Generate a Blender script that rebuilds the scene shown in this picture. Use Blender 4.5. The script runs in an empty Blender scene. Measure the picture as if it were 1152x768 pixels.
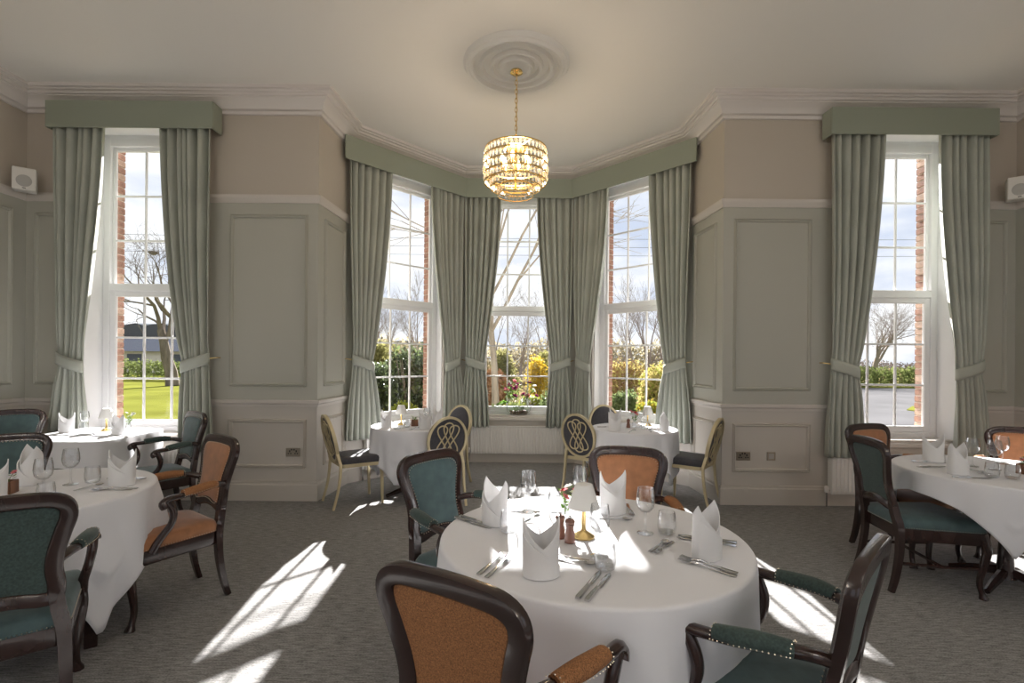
import bpy, bmesh, math, random
import numpy as np
from mathutils import Vector, Matrix

R = math.radians
PI = math.pi
random.seed(7)
rng = np.random.default_rng(7)
sc = bpy.context.scene
COL = sc.collection

# ---------------------------------------------------------------- camera
cam_d = bpy.data.cameras.new('camera')
cam = bpy.data.objects.new('camera', cam_d)
COL.objects.link(cam)
cam_d.sensor_width = 36.0
cam_d.lens = 17.5
cam_d.shift_y = 21 / 1152
cam_d.clip_end = 500
cam.matrix_world = Matrix.Translation((-0.083, 0.0, 1.48)) @ Matrix.Rotation(R(90), 4, 'X') @ Matrix.Rotation(R(0.5), 4, 'Z')
sc.camera = cam

# ---------------------------------------------------------------- view
sc.view_settings.view_transform = 'Standard'
sc.view_settings.look = 'None'
sc.view_settings.gamma = 1.0
sc.view_settings.use_curve_mapping = False
sc.view_settings.exposure = 0.0
sc.cycles.max_bounces = 9
sc.cycles.diffuse_bounces = 6
sc.cycles.transparent_max_bounces = 24
sc.cycles.sample_clamp_indirect = 6.0
sc.cycles.caustics_reflective = False
sc.cycles.caustics_refractive = False

# ---------------------------------------------------------------- sky
SKY_STRENGTH = 1.15
world = bpy.data.worlds.new('sky')
sc.world = world
world.use_nodes = True
nt = world.node_tree
nt.nodes.clear()
wo = nt.nodes.new('ShaderNodeOutputWorld')
bg = nt.nodes.new('ShaderNodeBackground')
tc = nt.nodes.new('ShaderNodeTexCoord')
mp = nt.nodes.new('ShaderNodeMapping')
mp.inputs['Scale'].default_value = (1.6, 1.6, 5.0)
nz = nt.nodes.new('ShaderNodeTexNoise')
nz.inputs['Scale'].default_value = 2.2
nz.inputs['Detail'].default_value = 6
cr = nt.nodes.new('ShaderNodeValToRGB')
cr.color_ramp.elements[0].position = 0.38
cr.color_ramp.elements[0].color = (0.60, 0.67, 0.82, 1)
cr.color_ramp.elements[1].position = 0.58
cr.color_ramp.elements[1].color = (0.97, 0.975, 1.0, 1)
nt.links.new(tc.outputs['Generated'], mp.inputs['Vector'])
nt.links.new(mp.outputs['Vector'], nz.inputs['Vector'])
nt.links.new(nz.outputs['Fac'], cr.inputs['Fac'])
nt.links.new(cr.outputs['Color'], bg.inputs['Color'])
bg.inputs['Strength'].default_value = SKY_STRENGTH
nt.links.new(bg.outputs['Background'], wo.inputs['Surface'])

# ---------------------------------------------------------------- sun: ahead of the camera, a little to the right, low
sd = bpy.data.lights.new('sun', 'SUN')
sd.energy = 30.0
sd.angle = R(0.6)
sd.color = (1.0, 0.97, 0.94)
sun = bpy.data.objects.new('sun', sd)
COL.objects.link(sun)
_el, _az = R(27.7), R(-1.4)
_dir = Vector((-math.sin(_az) * math.cos(_el), -math.cos(_az) * math.cos(_el), -math.sin(_el)))
sun.rotation_euler = _dir.to_track_quat('-Z', 'Y').to_euler()
sun.location = (2, 12, 9)

# ================================================================ materials
MATS = {}
def mat(name, col, rough=0.6, metal=0.0, spec=0.5, noise=None, bump=None, sheen=0.0, coat=0.0, trans=0.0):
    """noise = (scale, amount, (sx, sy, sz)); bump = (scale, strength, (sx, sy, sz))"""
    m = bpy.data.materials.new(name)
    m.use_nodes = True
    n = m.node_tree.nodes; l = m.node_tree.links
    b = n['Principled BSDF']
    b.inputs['Base Color'].default_value = (*col, 1)
    b.inputs['Roughness'].default_value = rough
    b.inputs['Metallic'].default_value = metal
    b.inputs['Specular IOR Level'].default_value = spec
    b.inputs['Sheen Weight'].default_value = sheen
    b.inputs['Coat Weight'].default_value = coat
    b.inputs['Transmission Weight'].default_value = trans
    if noise or bump:
        t = n.new('ShaderNodeTexCoord')
    if noise:
        s, a, sv = noise
        mp = n.new('ShaderNodeMapping'); mp.inputs['Scale'].default_value = sv
        l.new(t.outputs['Object'], mp.inputs['Vector'])
        x = n.new('ShaderNodeTexNoise'); x.inputs['Scale'].default_value = s; x.inputs['Detail'].default_value = 4
        l.new(mp.outputs['Vector'], x.inputs['Vector'])
        r = n.new('ShaderNodeValToRGB')
        r.color_ramp.elements[0].position = 0.3; r.color_ramp.elements[1].position = 0.7
        r.color_ramp.elements[0].color = (*[c * (1 - a) for c in col], 1)
        r.color_ramp.elements[1].color = (*[min(1, c * (1 + a)) for c in col], 1)
        l.new(x.outputs['Fac'], r.inputs['Fac'])
        l.new(r.outputs['Color'], b.inputs['Base Color'])
    if bump:
        s, a, sv = bump
        mp = n.new('ShaderNodeMapping'); mp.inputs['Scale'].default_value = sv
        l.new(t.outputs['Object'], mp.inputs['Vector'])
        x = n.new('ShaderNodeTexNoise'); x.inputs['Scale'].default_value = s; x.inputs['Detail'].default_value = 3
        l.new(mp.outputs['Vector'], x.inputs['Vector'])
        bp = n.new('ShaderNodeBump'); bp.inputs['Strength'].default_value = a; bp.inputs['Distance'].default_value = 0.01
        l.new(x.outputs['Fac'], bp.inputs['Height'])
        l.new(bp.outputs['Normal'], b.inputs['Normal'])
    MATS[name] = m
    return m

def glass_mat(name, tint=(0.97, 0.98, 0.98), refl=0.9, base=0.03, power=4.0, edge=None):
    m = bpy.data.materials.new(name); m.use_nodes = True
    n = m.node_tree.nodes; l = m.node_tree.links; n.clear()
    o = n.new('ShaderNodeOutputMaterial'); mx = n.new('ShaderNodeMixShader')
    t = n.new('ShaderNodeBsdfTransparent'); t.inputs['Color'].default_value = (*tint, 1)
    g = n.new('ShaderNodeBsdfGlossy'); g.inputs['Roughness'].default_value = 0.03
    g.inputs['Color'].default_value = (refl, refl, refl, 1)
    f = n.new('ShaderNodeLayerWeight'); f.inputs['Blend'].default_value = 0.5
    pw = n.new('ShaderNodeMath'); pw.operation = 'POWER'; pw.inputs[1].default_value = power
    l.new(f.outputs['Facing'], pw.inputs[0])
    ma = n.new('ShaderNodeMath'); ma.operation = 'MULTIPLY_ADD'; ma.inputs[1].default_value = 0.8; ma.inputs[2].default_value = base; ma.use_clamp = True
    l.new(pw.outputs['Value'], ma.inputs[0]); l.new(ma.outputs['Value'], mx.inputs['Fac'])
    if edge:
        p2 = n.new('ShaderNodeMath'); p2.operation = 'POWER'; p2.inputs[1].default_value = 3.0; l.new(f.outputs['Facing'], p2.inputs[0])
        mc = n.new('ShaderNodeMix'); mc.data_type = 'RGBA'; mc.inputs[6].default_value = (*tint, 1); mc.inputs[7].default_value = (edge, edge, edge, 1)
        l.new(p2.outputs['Value'], mc.inputs[0]); l.new(mc.outputs[2], t.inputs['Color'])
    l.new(t.outputs['BSDF'], mx.inputs[1]); l.new(g.outputs['BSDF'], mx.inputs[2])
    l.new(mx.outputs['Shader'], o.inputs['Surface'])
    MATS[name] = m
    return m

def emit_mat(name, col, strength):
    m = bpy.data.materials.new(name); m.use_nodes = True
    n = m.node_tree.nodes; l = m.node_tree.links; n.clear()
    o = n.new('ShaderNodeOutputMaterial'); e = n.new('ShaderNodeEmission')
    e.inputs['Color'].default_value = (*col, 1); e.inputs['Strength'].default_value = strength
    l.new(e.outputs['Emission'], o.inputs['Surface'])
    MATS[name] = m
    return m

def wall_paint(name):
    """three paints: beige above the picture rail, sage between rails, cream below the dado"""
    m = bpy.data.materials.new(name); m.use_nodes = True
    n = m.node_tree.nodes; l = m.node_tree.links
    b = n['Principled BSDF']; b.inputs['Roughness'].default_value = 0.55
    g = n.new('ShaderNodeNewGeometry'); s = n.new('ShaderNodeSeparateXYZ')
    l.new(g.outputs['Position'], s.inputs['Vector'])
    mr = n.new('ShaderNodeMapRange'); mr.inputs['From Max'].default_value = 4.0
    l.new(s.outputs['Z'], mr.inputs['Value'])
    r = n.new('ShaderNodeValToRGB'); r.color_ramp.interpolation = 'CONSTANT'
    e = r.color_ramp.elements
    e[0].position = 0.0; e[0].color = (*WALL_LOW, 1)
    e[1].position = 1.01 / 4; e[1].color = (*WALL_MID, 1)
    x = e.new(3.13 / 4); x.color = (*WALL_TOP, 1)
    l.new(mr.outputs['Result'], r.inputs['Fac']); l.new(r.outputs['Color'], b.inputs['Base Color'])
    MATS[name] = m
    return m

WALL_TOP = (0.53, 0.475, 0.41)
WALL_MID = (0.46, 0.455, 0.40)
WALL_LOW = (0.57, 0.53, 0.48)
wall_paint('wall_paint')
mat('panel_paint', WALL_MID, 0.5)
mat('lower_panel_paint', WALL_LOW, 0.5)
mat('trim_paint', (0.64, 0.595, 0.55), 0.45)
mat('cornice_paint', (0.71, 0.675, 0.65), 0.5)
mat('ceiling_paint', (0.86, 0.835, 0.795), 0.7)
mat('window_white', (0.85, 0.85, 0.86), 0.35)
mat('sage_cloth', (0.43, 0.45, 0.395), 0.85, noise=(3, 0.08, (1, 1, 1)), bump=(300, 0.12, (1, 1, 1)), sheen=0.2)
mat('valance_cloth', (0.30, 0.33, 0.265), 0.85, bump=(300, 0.12, (1, 1, 1)), sheen=0.2)
mat('linen', (0.85, 0.85, 0.885), 0.75, bump=(9, 0.12, (1, 1, 1)))
mat('napkin_linen', (0.84, 0.835, 0.84), 0.75, bump=(40, 0.05, (1, 1, 1)))
mat('dark_wood', (0.030, 0.014, 0.012), 0.25, noise=(8, 0.35, (1, 1, 0.15)), coat=0.4)
mat('teal_velvet', (0.060, 0.105, 0.110), 0.7, noise=(18, 0.22, (1, 1, 1)), sheen=0.25)
mat('green_velvet', (0.040, 0.068, 0.062), 0.75, noise=(120, 0.35, (1, 1, 1)), sheen=0.15)
mat('orange_velvet', (0.36, 0.155, 0.065), 0.65, noise=(18, 0.18, (1, 1, 1)), sheen=0.45)
mat('tan_weave', (0.33, 0.145, 0.055), 0.8, noise=(260, 0.5, (1, 1, 1)), bump=(260, 0.4, (1, 1, 1)))
mat('charcoal_fabric', (0.055, 0.053, 0.062), 0.75, noise=(60, 0.2, (1, 1, 1)), sheen=0.2)
mat('gold_paint', (0.60, 0.51, 0.32), 0.42, metal=0.35)
mat('brass', (0.80, 0.58, 0.24), 0.22, metal=1.0)
mat('nail_metal', (0.62, 0.55, 0.45), 0.3, metal=1.0)
mat('steel', (0.62, 0.62, 0.63), 0.18, metal=1.0)
mat('mill_wood', (0.17, 0.075, 0.05), 0.4, noise=(20, 0.4, (1, 1, 0.2)))
mat('planter_wood', (0.20, 0.09, 0.045), 0.5, noise=(20, 0.4, (1, 1, 0.2)))
mat('shade_white', (0.88, 0.87, 0.84), 0.6)
mat('radiator_white', (0.78, 0.76, 0.73), 0.4)
mat('speaker_white', (0.75, 0.73, 0.69), 0.5)
mat('speaker_grille', (0.45, 0.44, 0.42), 0.6)
mat('socket_metal', (0.42, 0.37, 0.30), 0.35, metal=0.9)
mat('socket_black', (0.02, 0.02, 0.02), 0.5)
mat('chrome', (0.7, 0.7, 0.7), 0.15, metal=1.0)
mat('petal_purple', (0.22, 0.035, 0.10), 0.6)
mat('petal_pink', (0.80, 0.30, 0.34), 0.6)
mat('petal_white', (0.85, 0.83, 0.78), 0.6)
mat('petal_red', (0.50, 0.05, 0.06), 0.6)
mat('leaf_green', (0.16, 0.30, 0.05), 0.55)
mat('stem_green', (0.12, 0.20, 0.05), 0.6)
mat('pebble', (0.20, 0.13, 0.08), 0.6, noise=(60, 0.5, (1, 1, 1)))
mat('brick', (0.26, 0.145, 0.105), 0.9, noise=(14, 0.45, (1, 1, 1)), bump=(60, 0.4, (1, 1, 1)))
mat('brick_pale', (0.36, 0.25, 0.19), 0.9, noise=(14, 0.35, (1, 1, 1)), bump=(60, 0.4, (1, 1, 1)))
mat('mortar', (0.42, 0.34, 0.27), 0.95)
glass_mat('pane_glass', (0.99, 0.995, 0.995), 0.8, 0.01, 5.0)
glass_mat('table_glass', (0.975, 0.98, 0.985), 1.0, 0.05, 2.2, 0.35)
emit_mat('bulb', (1.0, 0.72, 0.38), 22.0)
mat('lawn', (0.130, 0.135, 0.028), 0.95, noise=(0.35, 0.25, (1, 1, 1)))
mat('asphalt', (0.125, 0.122, 0.125), 0.95, noise=(0.6, 0.12, (1, 1, 1)))
mat('soil', (0.16, 0.12, 0.06), 0.95, noise=(0.8, 0.4, (1, 1, 1)))
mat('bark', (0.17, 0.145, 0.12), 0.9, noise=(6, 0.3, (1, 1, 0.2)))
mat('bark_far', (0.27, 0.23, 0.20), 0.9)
mat('bark_pale', (0.33, 0.30, 0.25), 0.9, noise=(6, 0.25, (1, 1, 0.2)))
mat('leaf_dark', (0.08, 0.10, 0.055), 0.35)
mat('leaf_hedge', (0.15, 0.18, 0.06), 0.7)
mat('leaf_mid', (0.13, 0.17, 0.07), 0.6)
mat('leaf_yellow', (0.52, 0.36, 0.04), 0.6)
mat('leaf_pale', (0.44, 0.37, 0.14), 0.7)
mat('leaf_olive', (0.24, 0.23, 0.09), 0.7)
mat('leaf_lime', (0.28, 0.31, 0.06), 0.6)
mat('stalk_brown', (0.36, 0.22, 0.13), 0.8)
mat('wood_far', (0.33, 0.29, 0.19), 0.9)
mat('slate', (0.13, 0.14, 0.17), 0.8)
mat('house_wall', (0.70, 0.66, 0.60), 0.9)
mat('hill', (0.10, 0.11, 0.12), 1.0)
mat('cable_dark', (0.05, 0.05, 0.06), 0.7)

glass_mat('crystal', (0.97, 0.94, 0.87), 1.0, 0.30, 3.0)
def add_translucent(m, col, fac):
    n = m.node_tree.nodes; l = m.node_tree.links
    out = [x for x in n if x.type == 'OUTPUT_MATERIAL'][0]; src = out.inputs['Surface'].links[0].from_socket
    mx = n.new('ShaderNodeMixShader'); t = n.new('ShaderNodeBsdfTranslucent'); t.inputs['Color'].default_value = (*col, 1)
    mx.inputs['Fac'].default_value = fac; l.new(src, mx.inputs[1]); l.new(t.outputs['BSDF'], mx.inputs[2]); l.new(mx.outputs['Shader'], out.inputs['Surface'])
for _m in ('lawn', 'asphalt', 'soil', 'bark', 'bark_far', 'leaf_hedge', 'leaf_mid', 'leaf_yellow', 'leaf_pale', 'leaf_olive', 'leaf_lime', 'wood_far', 'slate', 'hill', 'stalk_brown'):
    MATS[_m].node_tree.nodes['Principled BSDF'].inputs['Specular IOR Level'].default_value = 0.0
add_translucent(MATS['crystal'], (0.95, 0.88, 0.74), 0.14)
for _m in ('leaf_dark', 'leaf_hedge', 'leaf_mid', 'leaf_yellow', 'leaf_pale', 'leaf_olive', 'leaf_lime', 'wood_far', 'leaf_green', 'petal_white', 'petal_pink', 'petal_purple'):
    add_translucent(MATS[_m], tuple(MATS[_m].node_tree.nodes['Principled BSDF'].inputs['Base Color'].default_value)[:3], 0.45)
def carpet():
    m = mat('carpet', (0.13, 0.12, 0.11), 0.95, spec=0.2)
    n = m.node_tree.nodes; l = m.node_tree.links; b = n['Principled BSDF']
    t = n.new('ShaderNodeTexCoord')
    def nz(scale, sv):
        mp = n.new('ShaderNodeMapping'); mp.inputs['Scale'].default_value = sv
        l.new(t.outputs['Object'], mp.inputs['Vector'])
        x = n.new('ShaderNodeTexNoise'); x.inputs['Scale'].default_value = scale; x.inputs['Detail'].default_value = 5
        l.new(mp.outputs['Vector'], x.inputs['Vector']); return x
    a = nz(14, (1.0, 7.0, 1)); c = nz(90, (1, 2.5, 1))
    mx = n.new('ShaderNodeMath'); mx.operation = 'MULTIPLY_ADD'; mx.inputs[1].default_value = 0.5
    l.new(a.outputs['Fac'], mx.inputs[0])
    h = n.new('ShaderNodeMath'); h.operation = 'MULTIPLY'; h.inputs[1].default_value = 0.5
    l.new(c.outputs['Fac'], h.inputs[0]); l.new(h.outputs['Value'], mx.inputs[2])
    r = n.new('ShaderNodeValToRGB')
    r.color_ramp.elements[0].position = 0.36; r.color_ramp.elements[0].color = (0.125, 0.122, 0.122, 1)
    r.color_ramp.elements[1].position = 0.64; r.color_ramp.elements[1].color = (0.40, 0.39, 0.382, 1)
    l.new(mx.outputs['Value'], r.inputs['Fac']); l.new(r.outputs['Color'], b.inputs['Base Color'])
    bp = n.new('ShaderNodeBump'); bp.inputs['Strength'].default_value = 0.35; bp.inputs['Distance'].default_value = 0.01
    l.new(c.outputs['Fac'], bp.inputs['Height']); l.new(bp.outputs['Normal'], b.inputs['Normal'])
carpet()

# ================================================================ geometry helpers
def V(*a): return Vector(a)

class G:
    def __init__(s): s.v = []; s.f = []; s.mi = []; s.cur = 0
    def add(s, vs, fs):
        o = len(s.v); s.v.extend([tuple(x) for x in vs])
        s.f.extend([tuple(i + o for i in f) for f in fs]); s.mi.extend([s.cur] * len(fs))
    def box(s, x0, x1, y0, y1, z0, z1, T=None):
        vs = [V(x, y, z) for z in (z0, z1) for y in (y0, y1) for x in (x0, x1)]
        if T: vs = [T(p) for p in vs]
        s.add(vs, [(0, 2, 3, 1), (4, 5, 7, 6), (0, 1, 5, 4), (2, 6, 7, 3), (0, 4, 6, 2), (1, 3, 7, 5)])
    def rbox(s, x0, x1, y0, y1, z0, z1, r=0.005, T=None, seg=1):
        bm = bmesh.new(); bmesh.ops.create_cube(bm, size=1)
        for v in bm.verts:
            v.co = V((x0 + x1) / 2 + v.co.x * (x1 - x0), (y0 + y1) / 2 + v.co.y * (y1 - y0), (z0 + z1) / 2 + v.co.z * (z1 - z0))
        bmesh.ops.bevel(bm, geom=bm.edges[:], offset=r, segments=seg, affect='EDGES', profile=0.5)
        bm.verts.index_update()
        vs = [v.co.copy() for v in bm.verts]
        if T: vs = [T(p) for p in vs]
        s.add(vs, [[v.index for v in f.verts] for f in bm.faces]); bm.free()
    def lathe(s, prof, n=24, c=(0, 0, 0), sx=1.0, sy=1.0, T=None):
        vs = []; fs = []; k = len(prof)
        for i in range(n):
            a = 2 * PI * i / n
            for r, z in prof:
                p = V(c[0] + r * math.cos(a) * sx, c[1] + r * math.sin(a) * sy, c[2] + z)
                vs.append(T(p) if T else p)
        for i in range(n):
            j = (i + 1) % n
            for q in range(k - 1):
                fs.append((i * k + q, j * k + q, j * k + q + 1, i * k + q + 1))
        s.add(vs, fs)
    def tube(s, path, rad, n=8, closed=False, cap=True, flat=1.0, up=None):
        """round (or flattened: flat scales the second axis) tube; rad scalar or list"""
        P = [V(*p) for p in path]; m = len(P)
        rads = rad if isinstance(rad, (list, tuple)) else [rad] * m
        vs = []; prev = None
        for i in range(m):
            if closed: t = P[(i + 1) % m] - P[i - 1]
            else: t = P[min(i + 1, m - 1)] - P[max(i - 1, 0)]
            if t.length < 1e-9: t = V(0, 0, 1)
            t.normalize()
            if up is not None: a = t.cross(V(*up))
            elif prev is None:
                a = t.cross(V(0, 0, 1) if abs(t.z) < 0.9 else V(0, 1, 0))
            else: a = prev - t * prev.dot(t)
            if a.length < 1e-6: a = t.orthogonal()
            a.normalize(); prev = a; b = a.cross(t)
            for q in range(n):
                w = 2 * PI * q / n + PI / n
                vs.append(P[i] + a * (rads[i] * math.cos(w)) + b * (rads[i] * flat * math.sin(w)))
        fs = []
        for i in range(m if closed else m - 1):
            j = (i + 1) % m
            for q in range(n):
                w = (q + 1) % n
                fs.append((i * n + q, i * n + w, j * n + w, j * n + q))
        if cap and not closed:
            fs.append(tuple(range(n))[::-1]); fs.append(tuple((m - 1) * n + q for q in range(n)))
        s.add(vs, fs)
    def sweep(s, path, prof, up, closed=False, scale=None):
        """profile (a, b): a along tangent x up, b along up-ish"""
        P = [V(*p) for p in path]; m = len(P); k = len(prof); U = V(*up); vs = []
        for i in range(m):
            if closed: t = P[(i + 1) % m] - P[i - 1]
            else: t = P[min(i + 1, m - 1)] - P[max(i - 1, 0)]
            t.normalize(); a = t.cross(U); a.normalize(); b = a.cross(t)
            q = scale[i] if scale else 1.0
            for (x, y) in prof: vs.append(P[i] + a * x * q + b * y * q)
        fs = []
        for i in range(m if closed else m - 1):
            j = (i + 1) % m
            for q in range(k):
                w = (q + 1) % k
                fs.append((i * k + q, i * k + w, j * k + w, j * k + q))
        if not closed:
            fs.append(tuple(range(k))[::-1]); fs.append(tuple((m - 1) * k + q for q in range(k)))
        s.add(vs, fs)
    def ball(s, c, r, n=8, m=6, sz=1.0):
        vs = [V(c[0], c[1], c[2] - r * sz)]; fs = []
        for i in range(1, m):
            p = PI * i / m - PI / 2
            for q in range(n):
                a = 2 * PI * q / n
                vs.append(V(c[0] + r * math.cos(p) * math.cos(a), c[1] + r * math.cos(p) * math.sin(a), c[2] + r * sz * math.sin(p)))
        vs.append(V(c[0], c[1], c[2] + r * sz)); L = len(vs) - 1
        for q in range(n):
            w = (q + 1) % n
            fs.append((0, 1 + w, 1 + q)); fs.append((L, 1 + (m - 2) * n + q, 1 + (m - 2) * n + w))
            for i in range(m - 2): fs.append((1 + i * n + q, 1 + i * n + w, 1 + (i + 1) * n + w, 1 + (i + 1) * n + q))
        s.add(vs, fs)
    def run(s, pts, prof, closed=False):
        """mitred moulding along a plan polyline; profile (d inward = right of travel, z)"""
        m = len(pts); P = [Vector(p) for p in pts]; vs = []; k = len(prof)
        def nr(a, b):
            d = (b - a).normalized(); return Vector((d.y, -d.x))
        for i in range(m):
            if closed or 0 < i < m - 1:
                n1 = nr(P[i - 1], P[i]); n2 = nr(P[i], P[(i + 1) % m]); mi = (n1 + n2) / (1 + n1.dot(n2))
            else: mi = nr(P[0], P[1]) if i == 0 else nr(P[-2], P[-1])
            for d, z in prof: q = P[i] + mi * d; vs.append((q.x, q.y, z))
        fs = []
        for i in range(m if closed else m - 1):
            j = (i + 1) % m
            for q in range(k):
                w = (q + 1) % k; fs.append((i * k + q, j * k + q, j * k + w, i * k + w))
        if not closed: fs.append(tuple(range(k))); fs.append(tuple((m - 1) * k + q for q in range(k))[::-1])
        s.add(vs, fs)
    def mesh(s, name, mats, smooth=True, angle=35):
        me = bpy.data.meshes.new(name); me.from_pydata(s.v, [], s.f)
        for x in (mats if isinstance(mats, (list, tuple)) else [mats]): me.materials.append(MATS[x])
        if len(me.materials) > 1: me.polygons.foreach_set('material_index', s.mi)
        bm = bmesh.new(); bm.from_mesh(me); bmesh.ops.recalc_face_normals(bm, faces=bm.faces[:]); bm.to_mesh(me); bm.free()
        if smooth:
            me.polygons.foreach_set('use_smooth', [True] * len(me.polygons)); me.set_sharp_from_angle(angle=R(angle))
        me.update()
        return me
    def build(s, name, mats, parent=None, smooth=True, angle=35):
        return obj(name, s.mesh(name, mats, smooth, angle), parent)

def obj(name, me, parent=None, loc=None, rz=0.0):
    o = bpy.data.objects.new(name, me); COL.objects.link(o)
    if parent is not None: o.parent = parent
    if loc is not None: o.location = loc
    if rz: o.rotation_euler = (0, 0, rz)
    return o

def tag(o, label=None, cat=None, group=None, kind=None):
    if label: o['label'] = label
    if cat: o['category'] = cat
    if group: o['group'] = group
    if kind: o['kind'] = kind
    return o

def thing(name, label, cat, loc=(0, 0, 0), rz=0.0, group=None):
    o = bpy.data.objects.new(name, None); COL.objects.link(o); o.empty_display_size = 0.1
    o.location = loc; o.rotation_euler = (0, 0, rz)
    return tag(o, label, cat, group)

def dup(src, loc, rz=0.0, label=None, scale=None):
    r = src.copy(); COL.objects.link(r); r.location = loc; r.rotation_euler = (0, 0, rz)
    if label: r['label'] = label
    if scale: r.scale = (scale, scale, scale)
    for ch in list(src.children):
        c = ch.copy(); COL.objects.link(c); c.parent = r
        for g in list(ch.children):
            d = g.copy(); COL.objects.link(d); d.parent = c
    return r

def struct(name, g, m, parent=None, smooth=True, label=None):
    o = g.build(name, m, parent, smooth)
    if parent is None: o['kind'] = 'structure'
    if label: o['label'] = label
    return o

def catmull(pts, n=6, closed=False):
    P = [V(*p) for p in pts]; m = len(P); out = []
    for i in range(m if closed else m - 1):
        if closed: a, b, c, d = P[i - 1], P[i], P[(i + 1) % m], P[(i + 2) % m]
        else: a, b, c, d = P[max(i - 1, 0)], P[i], P[i + 1], P[min(i + 2, m - 1)]
        for k in range(n):
            t = k / n
            out.append(0.5 * ((2 * b) + (c - a) * t + (2 * a - 5 * b + 4 * c - d) * t * t + (3 * b - a - 3 * c + d) * t ** 3))
    if not closed: out.append(P[-1])
    return out

def smooth01(t):
    t = min(1, max(0, t)); return t * t * (3 - 2 * t)

# ================================================================ the room shell
HW = 5.15            # half width
YF = 5.18            # window wall
YB = -4.6            # wall behind the camera
ZC = 4.22            # ceiling
P0 = (-2.108, 5.18); P1 = (-2.05, 5.92); P2 = (-0.83, 7.23)
Q0 = (2.108, 5.18); Q1 = (2.05, 5.92); Q2 = (0.83, 7.23)
PERIM = [(-HW, YB), (-HW, YF), P0, P1, P2, Q2, Q1, Q0, (HW, YF), (HW, YB)]
WZ0, WZ1 = 0.655, 3.90    # window opening heights
OW = 0.60                 # half opening

def slab(name, z0, z1, m, grow):
    P = [Vector(p) for p in PERIM]; n = len(P); out = []
    for i in range(n):
        def nr(a, b):
            d = (b - a).normalized(); return Vector((-d.y, d.x))
        n1 = nr(P[i - 1], P[i]); n2 = nr(P[i], P[(i + 1) % n]); mi = (n1 + n2) / (1 + n1.dot(n2))
        out.append(P[i] + mi * grow)
    g = G(); vs = [(p.x, p.y, z0) for p in out] + [(p.x, p.y, z1) for p in out]
    fs = [tuple(range(n)), tuple(range(n, 2 * n))[::-1]] + [(i, (i + 1) % n, n + (i + 1) % n, n + i) for i in range(n)]
    g.add(vs, fs)
    return struct(name, g, m, smooth=False)
slab('floor', -0.12, 0.0, 'carpet', 0.28)
slab('ceiling', ZC, ZC + 0.15, 'ceiling_paint', 0.28)

def wall(name, a, b, thick, openings=(), e0=0.0, e1=0.0):
    a = Vector(a); b = Vector(b); d = (b - a); L = d.length; d.normalize(); out = Vector((-d.y, d.x))
    g = G()
    def T(p):
        # p = (s, depth outward, z)
        s, t, z = p
        ext = 0.0
        if s <= 1e-6: ext = -e0 * t / thick
        elif s >= L - 1e-6: ext = e1 * t / thick
        q = a + d * (s + ext) + out * t
        return V(q.x, q.y, z)
    xs = 0.0
    for (s0, s1, z0, z1) in sorted(openings):
        g.box(xs, s0, 0, thick, 0, ZC, T)
        g.box(s0, s1, 0, thick, 0, z0, T); g.box(s0, s1, 0, thick, z1, ZC, T)
        xs = s1
    g.box(xs, L, 0, thick, 0, ZC, T)
    return struct(name, g, 'wall_paint', smooth=False)

TF, TB = 0.44, 0.32
WX = 3.95      # centre of the two outer windows
def ln(a, b): return math.dist(a, b)
LA = ln(P1, P2)
SA = LA / 2 - 0.05          # window centre along the canted wall from P1
w_left = wall('wall_left', (-HW, YB), (-HW, YF), 0.3, [(1.0, 2.6, 0.65, 3.9), (3.6, 5.2, 0.65, 3.9)])  # both openings are unseen windows, added to let in more daylight
w_fl = wall('wall_front_left', (-HW, YF), P0, TF, [(HW - WX - OW, HW - WX + OW, WZ0, WZ1)], e0=0.3)
w_rl = wall('wall_return_left', P0, P1, TB, e1=0.12)
w_bl = wall('wall_bay_left', P1, P2, TB, [(SA - OW, SA + OW, WZ0, WZ1)], e0=0.12, e1=0.13)
w_bc = wall('wall_bay_centre', P2, Q2, TB, [(0.83 - OW, 0.83 + OW, WZ0, WZ1)], e0=0.13, e1=0.13)
w_br = wall('wall_bay_right', Q2, Q1, TB, [(LA - SA - OW, LA - SA + OW, WZ0, WZ1)], e0=0.13, e1=0.12)
w_rr = wall('wall_return_right', Q1, Q0, TB, e0=0.12)
w_fr = wall('wall_front_right', Q0, (HW, YF), TF, [(WX - 2.108 - OW, WX - 2.108 + OW, WZ0, WZ1)], e1=0.3)
w_right = wall('wall_right', (HW, YF), (HW, YB), 0.3, [(9.78 - 2.6, 9.78 - 1.0, 0.65, 3.9), (9.78 - 5.2, 9.78 - 3.6, 0.65, 3.9)])  # two unseen openings here as well, added for extra daylight
w_back = wall('wall_back', (HW, YB), (-HW, YB), 0.3, [(1.0, 2.8, 0.65, 3.9), (4.25, 6.05, 0.65, 3.9), (7.5, 9.3, 0.65, 3.9)])  # three unseen window openings, added as fill light from behind the camera

# mouldings
CORN = [(0, 4.0), (0.032, 4.0), (0.038, 4.03), (0.024, 4.036), (0.05, 4.046), (0.058, 4.07), (0.085, 4.105), (0.125, 4.128), (0.127, 4.14),
        (0.145, 4.143), (0.147, 4.168), (0.172, 4.171), (0.175, 4.186), (0.2, 4.190), (0.2, ZC), (0, ZC)]
g = G(); g.run(PERIM, CORN, closed=True); struct('trim_1', g, 'cornice_paint', label='stepped plaster cornice running round the ceiling')
RAIL = [(0, 3.09), (0.012, 3.09), (0.018, 3.115), (0.03, 3.13), (0.036, 3.15), (0.036, 3.17), (0, 3.17)]
DADO = [(0, 0.975), (0.012, 0.975), (0.016, 1.0), (0.03, 1.012), (0.034, 1.03), (0.034, 1.045), (0, 1.045)]
SKIRT = [(0, 0), (0.022, 0), (0.022, 0.165), (0.014, 0.175), (0.014, 0.195), (0, 0.2)]
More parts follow.
